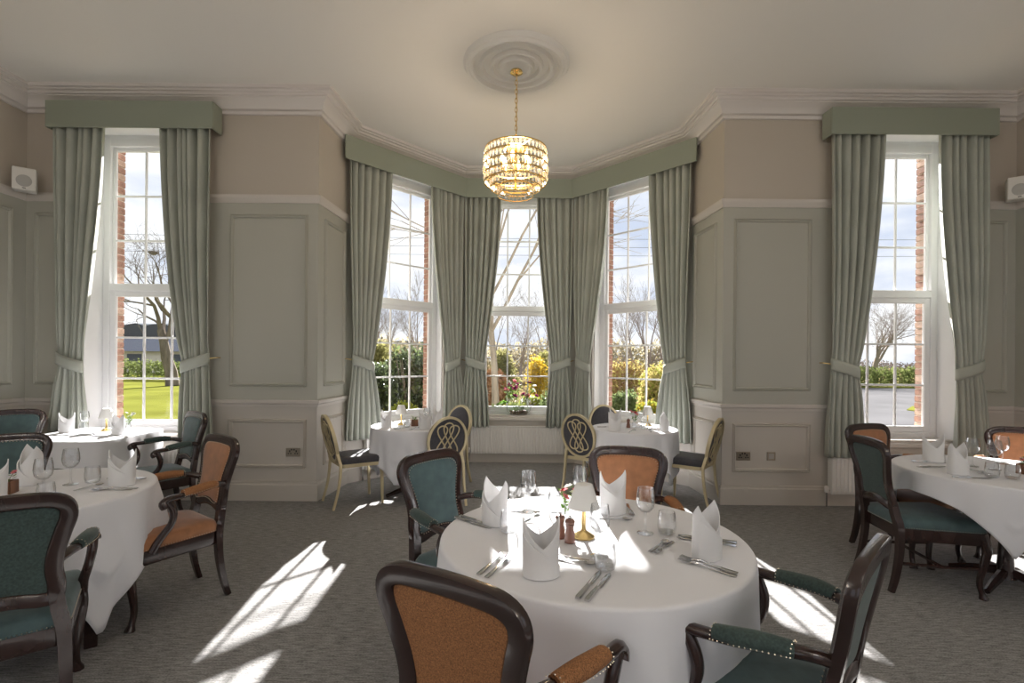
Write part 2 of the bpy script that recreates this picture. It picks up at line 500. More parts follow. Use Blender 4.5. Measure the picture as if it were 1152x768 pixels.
def lerp2(a, b, s):
    d = Vector(b) - Vector(a); d.normalize(); return tuple(Vector(a) + d * s)
AR = 0.72
RUN_L1 = [(-HW, YB), (-HW, YF), (-WX - AR, YF)]
RUN_L2 = [(-WX + AR, YF), P0, P1, lerp2(P1, P2, SA - OW - 0.12)]
RUN_R2 = [lerp2(Q1, Q2, SA - OW - 0.12), Q1, Q0, (WX - AR, YF)]
RUN_R1 = [(WX + AR, YF), (HW, YF), (HW, YB)]
g = G()
for r_ in (RUN_L1, RUN_L2, RUN_R2, RUN_R1): g.run(r_, RAIL)
struct('trim_2', g, 'trim_paint', label='picture rail high on the walls')
g = G()
for r_ in (RUN_L1, RUN_L2, RUN_R2, RUN_R1): g.run(r_, DADO)
struct('trim_3', g, 'trim_paint', label='dado rail on the panelled walls')
g = G(); g.run(PERIM[:5], SKIRT); struct('baseboard_left', g, 'lower_panel_paint')
g = G(); g.run(PERIM[4:6], SKIRT); struct('baseboard_centre', g, 'lower_panel_paint')
g = G(); g.run(PERIM[5:], SKIRT); struct('baseboard_right', g, 'lower_panel_paint')

def panel(parent, a, b, s0, s1, z0, z1, m, w=0.035):
    """raised picture-frame moulding on a wall face (a->b, inward on the right)"""
    a = Vector(a); d = (Vector(b) - a).normalized(); inn = Vector((d.y, -d.x))
    prof = [(0, 0), (0.0, 0.010), (0.006, 0.022), (0.013, 0.012), (0.02, 0.024), (0.028, 0.022), (w, 0.004), (w, 0)]
    cs = [(s0, z0, 1, 1), (s1, z0, -1, 1), (s1, z1, -1, -1), (s0, z1, 1, -1)]
    vs = []; k = len(prof)
    for (s, z, ds, dz) in cs:
        for (o, h) in prof:
            q = a + d * (s + ds * o) + inn * h; vs.append((q.x, q.y, z + dz * o))
    fs = []
    for i in range(4):
        j = (i + 1) % 4
        for q in range(k):
            w2 = (q + 1) % k; fs.append((i * k + q, j * k + q, j * k + w2, i * k + w2))
    g = G(); g.add(vs, fs); return g.build('panel_moulding', m, parent, smooth=False)
UP, LO = (1.185, 2.97), (0.342, 0.845)
def panels(parent, a, b, s0, s1):
    panel(parent, a, b, s0, s1, *UP, 'panel_paint'); panel(parent, a, b, s0, s1, *LO, 'lower_panel_paint')
FLa = (-HW, YF)
panels(w_fl, FLa, P0, 0.10, 0.42)
panels(w_fl, FLa, P0, HW - 3.02, HW - 2.216)
panels(w_fr, Q0, (HW, YF), 2.216 - 2.108, 3.02 - 2.108)
panels(w_fr, Q0, (HW, YF), HW - 2.108 - 0.42, HW - 2.108 - 0.10)
LR = ln(P0, P1)
panels(w_rl, P0, P1, 0.14, LR - 0.09)
panels(w_rr, Q1, Q0, 0.09, LR - 0.14)
for k in range(3):
    y1 = YF - YB - 0.15 - k * 1.15
    panels(w_left, (-HW, YB), (-HW, YF), y1 - 1.0, y1)
    panels(w_right, (HW, YF), (HW, YB), 0.15 + k * 1.15, 1.15 + k * 1.15)

# ================================================================ windows
def window(idx, c, d, inset, jamb_bricks, wall_obj, thick, label):
    """c: plan point on inner wall face, d: unit along wall (left->right seen from inside)"""
    c = Vector(c); d = Vector(d).normalized(); out = Vector((-d.y, d.x))
    def T(p):
        q = c + d * p[0] + out * p[1]; return V(q.x, q.y, p[2])
    root = thing('window_%d' % idx, label, None, (0, 0, 0)); root['kind'] = 'structure'
    fz0, fz1 = 0.70, 3.86
    f0, f1 = inset, inset + 0.09
    FO = 0.585
    # outer frame
    g = G()
    g.rbox(-FO, -0.515, f0, f1, fz0, fz1, 0.006, T); g.rbox(0.515, FO, f0, f1, fz0, fz1, 0.006, T)
    g.rbox(-0.515, 0.515, f0, f1, 3.765, fz1, 0.006, T); g.rbox(-0.515, 0.515, f0, f1, fz0, 0.735, 0.006, T)
    g.rbox(-0.515, 0.515, f0 - 0.012, f1, 2.19, 2.275, 0.01, T)
    g.build('window_frame', 'window_white', root, smooth=False)
    # plain white linings of the reveal
    g = G()
    g.box(-OW - 0.001, -OW + 0.013, 0.0, inset, WZ0 + 0.03, WZ1, T); g.box(OW - 0.013, OW + 0.001, 0.0, inset, WZ0 + 0.03, WZ1, T)
    g.box(-OW, OW, 0.0, inset, WZ1 - 0.013, WZ1 + 0.001, T)
    g.box(-OW, -FO + 0.002, inset, inset + 0.09, WZ0, WZ1, T); g.box(FO - 0.002, OW, inset, inset + 0.09, WZ0, WZ1, T); g.box(-OW, OW, inset, inset + 0.09, fz1 - 0.002, WZ1, T)
    g.box(-OW, OW, inset, inset + 0.09, WZ0, fz0 + 0.002, T)
    g.build('window_lining', 'window_white', root, smooth=False)
    # architrave
    g = G()
    aw = 0.11
    for s in (-1, 1):
        x0, x1 = sorted((s * OW, s * (OW + aw)))
        g.rbox(x0, x1, -0.028, 0.0, 0.66, WZ1 + aw, 0.008, T)
        x0, x1 = sorted((s * (OW + aw - 0.03), s * (OW + aw)))
        g.rbox(x0, x1, -0.04, -0.02, 0.66, WZ1 + aw, 0.006, T)
    g.rbox(-OW, OW, -0.028, 0.0, WZ1, WZ1 + aw, 0.008, T)
    g.build('architrave', 'trim_paint', root, smooth=False)
    g = G(); g.rbox(-OW - 0.12, OW + 0.12, -0.06, 0.0, WZ0 - 0.045, WZ0 + 0.0, 0.01, T, 2); g.rbox(-OW + 0.002, OW - 0.002, -0.01, inset + 0.02, WZ0 - 0.0, WZ0 + 0.03, 0.003, T)
    g.build('window_sill', 'trim_paint', root, smooth=False)
    for nm, z0, z1, half, y0, y1 in (('upper_sash', 2.265, 3.725, 0.485, f0 + 0.035, f0 + 0.075), ('lower_sash', 0.80, 2.135, 0.455, f0 + 0.008, f0 + 0.05)):
        so = 0.517
        g = G()
        zt, zb = (3.767, 2.24) if nm == 'upper_sash' else (2.195, 0.733)
        g.rbox(-so, -half, y0, y1, zb, zt, 0.008, T); g.rbox(half, so, y0, y1, zb, zt, 0.008, T)
        g.rbox(-half, half, y0, y1, z1, zt, 0.008, T); g.rbox(-half, half, y0, y1, zb, z0, 0.008, T)
        sash = g.build(nm, 'window_white', root, smooth=False)
        w = 2 * half / 3; h = (z1 - z0) / 3; b = 0.011; ym = (y0 + y1) / 2
        for k in (1, 2):
            g = G(); g.rbox(-half + w * k - b, -half + w * k + b, y0 + 0.008, y1 - 0.008, z0, z1, 0.005, T); g.build('glazing_bar', 'window_white', sash, smooth=False)
        for k in (1, 2):
            g = G(); g.rbox(-half, half, y0 + 0.009, y1 - 0.009, z0 + h * k - b, z0 + h * k + b, 0.005, T); g.build('glazing_bar', 'window_white', sash, smooth=False)
        for i in range(3):
            for j in range(3):
                g = G(); g.box(-half + w * i + 0.005, -half + w * (i + 1) - 0.005, ym - 0.002, ym + 0.002, z0 + h * j + 0.005, z0 + h * (j + 1) - 0.005, T)
                g.build('pane', 'pane_glass', sash, smooth=False)
    # brick jambs outside
    y0, y1 = inset + 0.092, thick + 0.01
    ch = 0.075
    ncs = int((WZ1 - 0.45) / ch)
    for s in (-1, 1):
        x0, x1 = sorted((s * 0.52, s * 0.66))
        g = G(); a0, a1 = sorted((s * 0.528, s * 0.66)); g.box(a0, a1, y0, y1 - 0.006, 0.45, WZ1, T); mo = g.build('mortar_bed', 'mortar', wall_obj, smooth=False)
        many = G()
        bmeshes = []
        if jamb_bricks == s:
            ang = math.atan2(d.y, d.x)
            for mname in ('brick', 'brick_pale'):
                bg_ = G(); bg_.rbox(-0.07, 0.07, -(y1 - y0) / 2, (y1 - y0) / 2, -ch / 2 + 0.006, ch / 2 - 0.006, 0.004); bmeshes.append(bg_.mesh('brick', mname, smooth=False))
        for k in range(ncs):
            z = 0.45 + ch * (k + 0.5)
            if bmeshes:
                pt = T((s * (0.59 + random.uniform(-0.003, 0.003)), (y0 + y1) / 2, z))
                o = obj('brick', bmeshes[random.random() < 0.35], wall_obj, pt, ang)
            else:
                many.rbox(x0, x1, y0, y1, z - ch / 2 + 0.006, z + ch / 2 - 0.006, 0.004, T)
        if not bmeshes:
            o = many.build('brick_jamb', 'brick', wall_obj, smooth=False); o['kind'] = 'stuff'
    return root

cL = lerp2(P1, P2, SA); cR = lerp2(Q1, Q2, SA)
dL = Vector(P2) - Vector(P1); dR = Vector(Q1) - Vector(Q2)
window(1, (-WX, YF), (1, 0), 0.23, -1, w_fl, TF, 'tall white sash window left of the bay, lawn outside')
window(2, cL, dL, 0.11, 0, w_bl, TB, 'left canted sash window of the bay')
window(3, (0, 7.23), (1, 0), 0.11, 0, w_bc, TB, 'middle sash window of the bay')
window(4, cR, dR, 0.11, 0, w_br, TB, 'right canted sash window of the bay')
window(5, (WX, YF), (1, 0), 0.23, 1, w_fr, TF, 'tall white sash window right of the bay, drive outside')

# ================================================================ pelmets
VZ0, VZ1 = 3.775, 4.045
def flat_pelmet(label, x0, x1):
    root = thing('pelmet', label, 'pelmet', (0, 0, 0), 0, 'sage pelmets over the outer windows')
    g = G(); g.rbox(x0, x1, YF - 0.20, YF - 0.18, VZ0, VZ1, 0.004); g.build('front_board', 'valance_cloth', root, smooth=False)
    for xa in (x0, x1 - 0.02):
        g = G(); g.rbox(xa, xa + 0.02, YF - 0.18, YF - 0.036, VZ0, VZ1, 0.003); g.build('side_board', 'valance_cloth', root, smooth=False)
    g = G(); g.rbox(x0 + 0.02, x1 - 0.02, YF - 0.18, YF - 0.036, VZ1 - 0.03, VZ1 - 0.01, 0.003); g.build('top_board', 'valance_cloth', root, smooth=False)
flat_pelmet('sage green pelmet over the window left of the bay', -WX - 0.83, -WX + 0.85)
flat_pelmet('sage green pelmet over the window right of the bay', WX - 0.85, WX + 0.83)
root = thing('pelmet', 'long angled sage green pelmet following the three bay windows', 'pelmet')
def off(pts, dd):
    P = [Vector(p) for p in pts]; out = []
    def nr(a, b):
        q = (b - a).normalized(); return Vector((q.y, -q.x))
    for i in range(len(P)):
        if i == 0: m = nr(P[0], P[1])
        elif i == len(P) - 1: m = nr(P[-2], P[-1])
        else:
            n1 = nr(P[i - 1], P[i]); n2 = nr(P[i], P[i + 1]); m = (n1 + n2) / (1 + n1.dot(n2))
        out.append(tuple(P[i] + m * dd))
    return out
BP = [lerp2(P1, P2, -0.14), P2, Q2, lerp2(Q1, Q2, -0.14)]
o1 = off(BP, 0.20); o0 = off(BP, 0.18); oi = off([lerp2(P1, P2, 0.03), P2, Q2, lerp2(Q1, Q2, 0.03)], 0.04)
for i in range(3):
    g = G()
    vs = [(p[0], p[1], z) for z in (VZ0, VZ1) for p in (o1[i], o1[i + 1], o0[i + 1], o0[i])]
    g.add(vs, [(0, 1, 2, 3), (4, 7, 6, 5), (0, 4, 5, 1), (1, 5, 6, 2), (2, 6, 7, 3), (3, 7, 4, 0)])
    g.build('front_board', 'valance_cloth', root, smooth=False)
    g = G()
    vs = [(p[0], p[1], z) for z in (VZ1 - 0.03, VZ1 - 0.01) for p in (o0[i], o0[i + 1], oi[i + 1], oi[i])]
    g.add(vs, [(0, 1, 2, 3), (4, 7, 6, 5), (0, 4, 5, 1), (1, 5, 6, 2), (2, 6, 7, 3), (3, 7, 4, 0)])
    g.build('top_board', 'valance_cloth', root, smooth=False)

# ================================================================ curtains
def curtain(label, c, d, s_out, w_top, w_tie, w_bot, sgn, folds, seed, zb=0.52, tie=1.42, tie_sh=0.03):
    """c,d: wall frame; outer edge at s_out, cloth runs in direction sgn along d"""
    rr = random.Random(seed)
    c = Vector(c); d = Vector(d).normalized(); inn = Vector((d.y, -d.x))
    root = thing('curtain', label, 'curtain', (0, 0, 0), 0, 'sage green tied-back curtains')
    folds += 1
    NZ, NU = 64, folds * 10 + 1
    wd = np.cumsum([0] + [rr.uniform(0.6, 1.5) for _ in range(folds)]); wd = wd / wd[-1]
    ph = [rr.uniform(-0.5, 0.5) for _ in range(folds + 1)]
    amp = [rr.uniform(0.65, 1.2) for _ in range(folds + 1)]
    zt = VZ1 - 0.05
    vs = []; fs = []
    for i in range(NZ):
        z = zb + (zt - zb) * i / (NZ - 1)
        if z >= tie:
            t = (z - tie) / (zt - tie)
            k = smooth01(t) * 0.35 + (1 - (1 - t) ** 2.6) * 0.65
            w = w_tie + (w_top - w_tie) * k; so = s_out + sgn * tie_sh * (1 - t) ** 2
            A = 0.024 + 0.024 * smooth01(t * 2.2)
        else:
            t = (tie - z) / (tie - zb)
            k = 1 - (1 - t) ** 1.8
            w = w_tie + (w_bot - w_tie) * k; so = s_out + sgn * tie_sh * (1 - k) - sgn * 0.03 * k
            A = 0.024 + 0.034 * smooth01(t)
        for j in range(NU):
            u = j / (NU - 1)
            q = float(np.interp(u, wd, np.arange(folds + 1))); fi = min(int(q), folds - 1); fr = q - fi
            a0 = amp[fi] * (1 - fr) + amp[fi + 1] * fr; p0 = ph[fi] * (1 - fr) + ph[fi + 1] * fr
            wv = math.cos(2 * PI * (q + 0.12 * p0 + 0.03 * math.sin(z * 2 + fi)))
            wv = math.copysign(abs(wv) ** 0.8, wv)
            dep = 0.105 + A * a0 * wv + 0.01 * math.sin(z * 1.7 + seed + u * 3)
            pinch = math.exp(-((z - tie) / 0.16) ** 2)
            dep = dep * (1 - 0.25 * pinch) + 0.035 * pinch * math.sin(PI * u)
            s = so + sgn * (w * u + 0.10 * A * math.sin(2 * PI * q))
            pt = c + d * s + inn * dep; vs.append((pt.x, pt.y, z))
    for i in range(NZ - 1):
        for j in range(NU - 1):
            fs.append((i * NU + j, i * NU + j + 1, (i + 1) * NU + j + 1, (i + 1) * NU + j))
    g = G(); g.add(vs, fs); o = g.build('curtain_drop', 'sage_cloth', root, angle=180)
    md = o.modifiers.new('thickness', 'SOLIDIFY'); md.thickness = 0.005
    # tieback band
    g = G(); n = 28; rows = 5; vs = []; fs = []
    cs = s_out + sgn * (tie_sh + w_tie / 2)
    for i in range(n):
        a = 2 * PI * i / n; cx = math.cos(a); sy = math.sin(a)
        x = (w_tie / 2 + 0.012) * cx * sgn
        y = 0.105 + 0.052 * sy * (1.0 if sy > 0 else 0.6)
        zc = tie - 0.045 * (x * sgn) / (w_tie / 2)
        for r_ in range(rows):
            f = r_ / (rows - 1) - 0.5; bul = 1 + 0.0
            pt = c + d * (cs + x * bul) + inn * (y + 0.008 * (0.25 - f * f) * 4 * (1 if sy > 0 else 0)); vs.append((pt.x, pt.y, zc + 0.12 * f))
    for i in range(n):
        j = (i + 1) % n
        for r_ in range(rows - 1): fs.append((i * rows + r_, j * rows + r_, j * rows + r_ + 1, i * rows + r_ + 1))
    g.add(vs, fs); o = g.build('tieback', 'sage_cloth', root, angle=180)
    md = o.modifiers.new('thickness', 'SOLIDIFY'); md.thickness = 0.006
    # little brass hook on the outer side
    g = G(); p = c + d * (cs - sgn * (w_tie / 2 + 0.012)) ; q = p - sgn * d * 0.05
    g.tube([(p.x + inn.x * 0.10, p.y + inn.y * 0.10, tie + 0.05), (q.x + inn.x * 0.06, q.y + inn.y * 0.06, tie + 0.06), (q.x, q.y, tie + 0.06)], 0.006, 6)
    g.build('hook', 'brass', root)
    return root
FWl = ((-WX, YF), (1, 0)); FWr = ((WX, YF), (1, 0))
curtain('sage curtain left of the window by the lawn, tied back', *FWl, -0.80, 0.50, 0.25, 0.38, 1, 5, 1)
curtain('sage curtain right of the window by the lawn, next to the pier', *FWl, 0.80, 0.53, 0.27, 0.34, -1, 5, 2)
curtain('sage curtain left of the window by the drive, next to the pier', *FWr, -0.80, 0.53, 0.27, 0.36, 1, 5, 3)
curtain('sage curtain right of the window by the drive, tied back', *FWr, 0.80, 0.52, 0.27, 0.36, -1, 5, 4)
BL = (cL, dL); BR = (cR, dR); BC = ((0, 7.23), (1, 0))
curtain('sage curtain at the outer edge of the left bay window', *BL, -0.89, 0.55, 0.27, 0.46, 1, 5, 5, tie_sh=0.07)
curtain('sage curtain between the left and middle bay windows, on the left window', *BL, 0.86, 0.58, 0.24, 0.34, -1, 5, 6)
curtain('sage curtain on the left edge of the middle bay window', *BC, -0.77, 0.52, 0.26, 0.40, 1, 5, 7)
curtain('sage curtain on the right edge of the middle bay window', *BC, 0.77, 0.52, 0.26, 0.40, -1, 5, 8)
curtain('sage curtain between the middle and right bay windows, on the right window', *BR, -0.86, 0.58, 0.24, 0.34, 1, 5, 9)
curtain('sage curtain at the outer edge of the right bay window', *BR, 0.89, 0.55, 0.27, 0.46, -1, 5, 10, tie_sh=0.07)

# ================================================================ radiators
def radiator(label, c, d, half):
    c = Vector(c); d = Vector(d).normalized(); inn = Vector((d.y, -d.x))
    root = thing('radiator', label, 'radiator', (0, 0, 0), 0, 'white radiators under the windows')
    def T(p):
        q = c + d * p[0] + inn * p[1]; return V(q.x, q.y, p[2])
    g = G(); z0, z1 = 0.135, 0.52
    n = int(half * 2 / 0.04); prof = []
    for i in range(n):
        x = -half + 2 * half * i / n; w = 2 * half / n
        prof += [(x, 0.088), (x + w * 0.15, 0.098), (x + w * 0.7, 0.098), (x + w * 0.85, 0.088)]
    prof.append((half, 0.088))
    zz = [(z0, 0), (z0 + 0.025, 1), (z1 - 0.03, 1), (z1, 0)]
    vs = []; k = len(prof)
    for z, f in zz:
        for x, y in prof: vs.append(T((x, 0.086 + (y - 0.086) * f, z)))
    fs = [(i * k + q, i * k + q + 1, (i + 1) * k + q + 1, (i + 1) * k + q) for i in range(3) for q in range(k - 1)]
    g.add(vs, fs); g.box(-half, half, 0.03, 0.087, z0, z1, T)
    g.build('radiator_panel', 'radiator_white', root, smooth=False)
    g = G(); g.rbox(-half - 0.004, half + 0.004, 0.025, 0.1, z1, z1 + 0.012, 0.003, T)
    for s in (-1, 1): g.rbox(s * half - 0.006, s * half + 0.006, 0.025, 0.1, z0, z1, 0.003, T)
    g.build('casing', 'radiator_white', root, smooth=False)
    for s in (-1, 1):
        g = G(); g.tube([T((s * (half + 0.0), 0.06, 0.17)), T((s * (half + 0.035), 0.06, 0.17)), T((s * (half + 0.035), 0.06, 0.0))], 0.008, 8); pp = g.build('pipe', 'chrome', root)
        g = G(); g.lathe([(0, 0.15), (0.02, 0.15), (0.022, 0.2), (0.016, 0.215), (0, 0.215)], 12, T((s * (half + 0.035), 0.06, 0)).to_tuple()); g.build('valve', 'radiator_white', pp)
radiator('white ribbed radiator under the middle bay window', (0, 7.23), (1, 0), 0.66)
radiator('white ribbed radiator under the left bay window', cL, dL, 0.62)
radiator('white ribbed radiator under the right bay window', cR, dR, 0.62)
radiator('white ribbed radiator under the window by the lawn', (-WX, YF), (1, 0), 0.72)
radiator('white ribbed radiator under the window by the drive', (WX, YF), (1, 0), 0.75)

# ================================================================ ceiling rose and chandelier
CX, CY = -0.065, 4.62
g = G()
prof = [(0, 0)]
for r_, h in ((0.07, -0.045), (0.10, -0.03), (0.12, -0.03), (0.135, -0.042), (0.155, -0.042), (0.17, -0.022), (0.2, -0.02), (0.215, -0.034), (0.235, -0.034), (0.25, -0.02),
              (0.30, -0.018), (0.315, -0.034), (0.335, -0.036), (0.35, -0.022), (0.39, -0.02), (0.405, -0.038), (0.43, -0.042), (0.45, -0.03), (0.47, -0.03), (0.49, -0.014), (0.492, 0)):
    prof.append((r_, h * 1.25 if h < -0.025 else h * 0.6))
prof[0] = (0.0, -0.056)
g.lathe(prof, 64, (CX, CY, ZC))
o = g.build('trim_4', 'ceiling_paint'); tag(o, 'round plaster ceiling rose with concentric rings', kind='structure')

ch = thing('chandelier', 'tiered crystal chandelier with brass rings hanging over the bay', 'chandelier', (CX, CY, 0))
g = G(); g.lathe([(0, ZC - 0.06), (0.055, ZC - 0.06), (0.058, ZC - 0.075), (0.03, ZC - 0.095), (0, ZC - 0.1)], 20); g.build('canopy', 'brass', ch)
g = G(); z = ZC - 0.1; k = 0
while z > 3.51:
    pth = [(0.011 * math.cos(a) * (k % 2), 0.011 * math.cos(a) * ((k + 1) % 2), z - 0.024 + 0.026 * math.sin(a)) for a in [2 * PI * i / 10 for i in range(10)]]
    g.tube(pth, 0.0035, 5, closed=True); z -= 0.042; k += 1
g.tube([(0.008, 0, ZC - 0.1), (0.006, 0.004, 3.49)], 0.003, 5)
g.build('chain', 'brass', ch)
g = G(); g.lathe([(0, 3.505), (0.025, 3.50), (0.035, 3.475), (0.10, 3.46), (0.12, 3.445), (0.10, 3.44), (0, 3.44)], 24)
g.tube([(0, 0, 3.45), (0, 0, 3.06)], 0.012, 8)
for k in range(6):
    a = 2 * PI * k / 6; g.tube([(0, 0, 3.45), (0.28 * math.cos(a), 0.28 * math.sin(a), 3.432)], 0.005, 5)
g.build('stem', 'brass', ch)
tiers = [(0.283, 3.43, 0.080, 44), (0.293, 3.352, 0.080, 46), (0.298, 3.274, 0.080, 46), (0.29, 3.196, 0.075, 46), (0.235, 3.15, 0.080, 36), (0.165, 3.085, 0.085, 26)]
for (r_, zt, h, n) in tiers:
    g = G(); g.lathe([(r_ - 0.003, zt - 0.006), (r_ + 0.003, zt - 0.006), (r_ + 0.003, zt + 0.006), (r_ - 0.003, zt + 0.006), (r_ - 0.003, zt - 0.006)], 48); g.build('ring', 'brass', ch)
    g = G()
    for k in range(n):
        a = 2 * PI * k / n; cx, cy = r_ * math.cos(a), r_ * math.sin(a); w = PI * r_ / n * 0.82
        tx, ty = -math.sin(a), math.cos(a); nx, ny = math.cos(a), math.sin(a)
        def at(u, v, z): return (cx + tx * u + nx * v, cy + ty * u + ny * v, z)
        zb = zt - h
        vs = [at(0, 0, zt - 0.004), at(-w, 0, zt - h * 0.35), at(0, w * 0.7, zt - h * 0.35), at(w, 0, zt - h * 0.35), at(0, -w * 0.7, zt - h * 0.35), at(0, 0, zb + 0.004)]
        g.add(vs, [(0, 1, 2), (0, 2, 3), (0, 3, 4), (0, 4, 1), (5, 2, 1), (5, 3, 2), (5, 4, 3), (5, 1, 4)])
    o = g.build('crystal_tier', 'crystal', ch, smooth=False); o['kind'] = 'stuff'
for (r_, zt) in ((0.29, 3.125), (0.235, 3.075), (0.165, 3.005)):
    g = G(); g.lathe([(r_ - 0.003, zt - 0.004), (r_ + 0.003, zt - 0.004), (r_ + 0.003, zt + 0.004), (r_ - 0.003, zt + 0.004), (r_ - 0.003, zt - 0.004)], 48); g.build('ring', 'brass', ch)
for k in range(6):
    a = 2 * PI * k / 6 + 0.3; rr = 0.13; zz = 3.26
    g = G(); g.tube([(0, 0, zz - 0.02), (rr * 0.6 * math.cos(a), rr * 0.6 * math.sin(a), zz - 0.05), (rr * math.cos(a), rr * math.sin(a), zz)], 0.005, 6); g.lathe([(0, zz), (0.011, zz), (0.011, zz + 0.05), (0, zz + 0.05)], 8, (rr * math.cos(a), rr * math.sin(a), 0)); ar = g.build('lamp_arm', 'brass', ch)
    g = G(); g.lathe([(0, 0), (0.012, 0.005), (0.018, 0.025), (0.012, 0.055), (0, 0.075)], 10, (rr * math.cos(a), rr * math.sin(a), zz + 0.05)); g.build('bulb', 'bulb', ar)
def lamp_light(parent, z, watts, rad=0.08):
    l = bpy.data.lights.new('chandelier_glow', 'POINT'); l.energy = watts; l.color = (1.0, 0.80, 0.58); l.shadow_soft_size = rad
    o = bpy.data.objects.new('chandelier_glow', l); COL.objects.link(o); o.parent = parent; o.location = (0, 0, z)
lamp_light(ch, 3.34, 40)
# two unseen copies of the fitting, added behind the camera to brighten the room
for (x, lab) in ((-2.6, 'added fill-light copy of the chandelier, unseen in the left rear half of the room'), (2.6, 'added fill-light copy of the chandelier, unseen in the right rear half of the room')):
    c2 = dup(ch, (x, -1.2, 0), 0, lab)
    for o in list(c2.children):
        if o.type == 'LIGHT':
            o.data = o.data.copy(); o.data.energy = 120; o.data.color = (1.0, 0.97, 0.93); o.data.shadow_soft_size = 0.3

# ================================================================ dining chairs
def back_y(z): return -0.235 - max(0.0, z - 0.42) * 0.19
HALF = [(0.0, 0.566), (0.06, 0.560), (0.120, 0.546), (0.160, 0.552), (0.166, 0.60), (0.158, 0.66), (0.164, 0.73), (0.184, 0.81), (0.200, 0.868), (0.193, 0.912), (0.152, 0.938), (0.075, 0.945), (0.0, 0.947)]
def louis_outline(n=4):
    full = [(u, z) for u, z in HALF] + [(-u, z) for u, z in HALF[-2:0:-1]]
    return [(p.x, p.z) for p in catmull([(u, 0, z) for u, z in full], n, closed=True)]
OUTL = louis_outline()
def dome(g, outl, c, to3, front, back, front_mi=0, back_mi=1, edge=0.0):
    n = len(outl); rings = [(1.0, 0.0), (0.97, 0.55), (0.9, 0.8), (0.72, 0.95), (0.4, 1.0)]
    for side, dep, mi in ((1, front, front_mi), (-1, back, back_mi)):
        g.cur = mi; vs = []; fs = []
        for s, h in rings:
            for (u, z) in outl:
                vs.append(to3(c[0] + (u - c[0]) * s, c[1] + (z - c[1]) * s, side * (edge + dep * h)))
        vs.append(to3(c[0], c[1], side * (edge + dep)))
        for i in range(len(rings) - 1):
            for q in range(n):
                w = (q + 1) % n; fs.append((i * n + q, i * n + w, (i + 1) * n + w, (i + 1) * n + q))
        L = len(vs) - 1
        for q in range(n): fs.append(((len(rings) - 1) * n + q, (len(rings) - 1) * n + (q + 1) % n, L))
        g.add(vs, fs)
    g.cur = 0

def seat_outline(fw, rw, yf, yr, bow=0.025, r=0.05):
    pts = [(-rw, yr), (rw, yr), (fw, yf), (-fw, yf)]
    out = []
    P = [Vector(p) for p in pts]
    for i in range(4):
        a, b, c = P[i - 1], P[i], P[(i + 1) % 4]
        p = b + (a - b).normalized() * r; q = b + (c - b).normalized() * r
        for k in range(5):
            t = k / 4; out.append(tuple((p * (1 - t) ** 2 + b * 2 * t * (1 - t) + q * t * t)))
        # edge points
        for k in range(1, 5):
            t = k / 5; e = q.lerp(P[(i + 1) % 4] + (b - P[(i + 1) % 4]).normalized() * r, t)
            if i == 2: e = e + Vector((0, bow * math.sin(PI * t)))
            out.append(tuple(e))
    return out

def nails(g, pts, r=0.0034):
    for p in pts:
        x, y, z = p
        vs = [(x - r, y, z), (x + r, y, z), (x, y - r, z), (x, y + r, z), (x, y, z - r), (x, y, z + r)]
        g.add(vs, [(0, 2, 5), (2, 1, 5), (1, 3, 5), (3, 0, 5), (2, 0, 4), (1, 2, 4), (3, 1, 4), (0, 3, 4)])
def resample(pts, step, closed=True):
    P = [Vector(p) for p in pts]; out = []; acc = 0.0
    m = len(P)
    for i in range(m if closed else m - 1):
        a, b = P[i], P[(i + 1) % m]; L = (b - a).length; t = (step - acc) if acc > 0 else 0.0
        while t < L:
            out.append(tuple(a.lerp(b, t / L))); t += step
        acc = (L - (t - step)) if L > 0 else acc
    return out

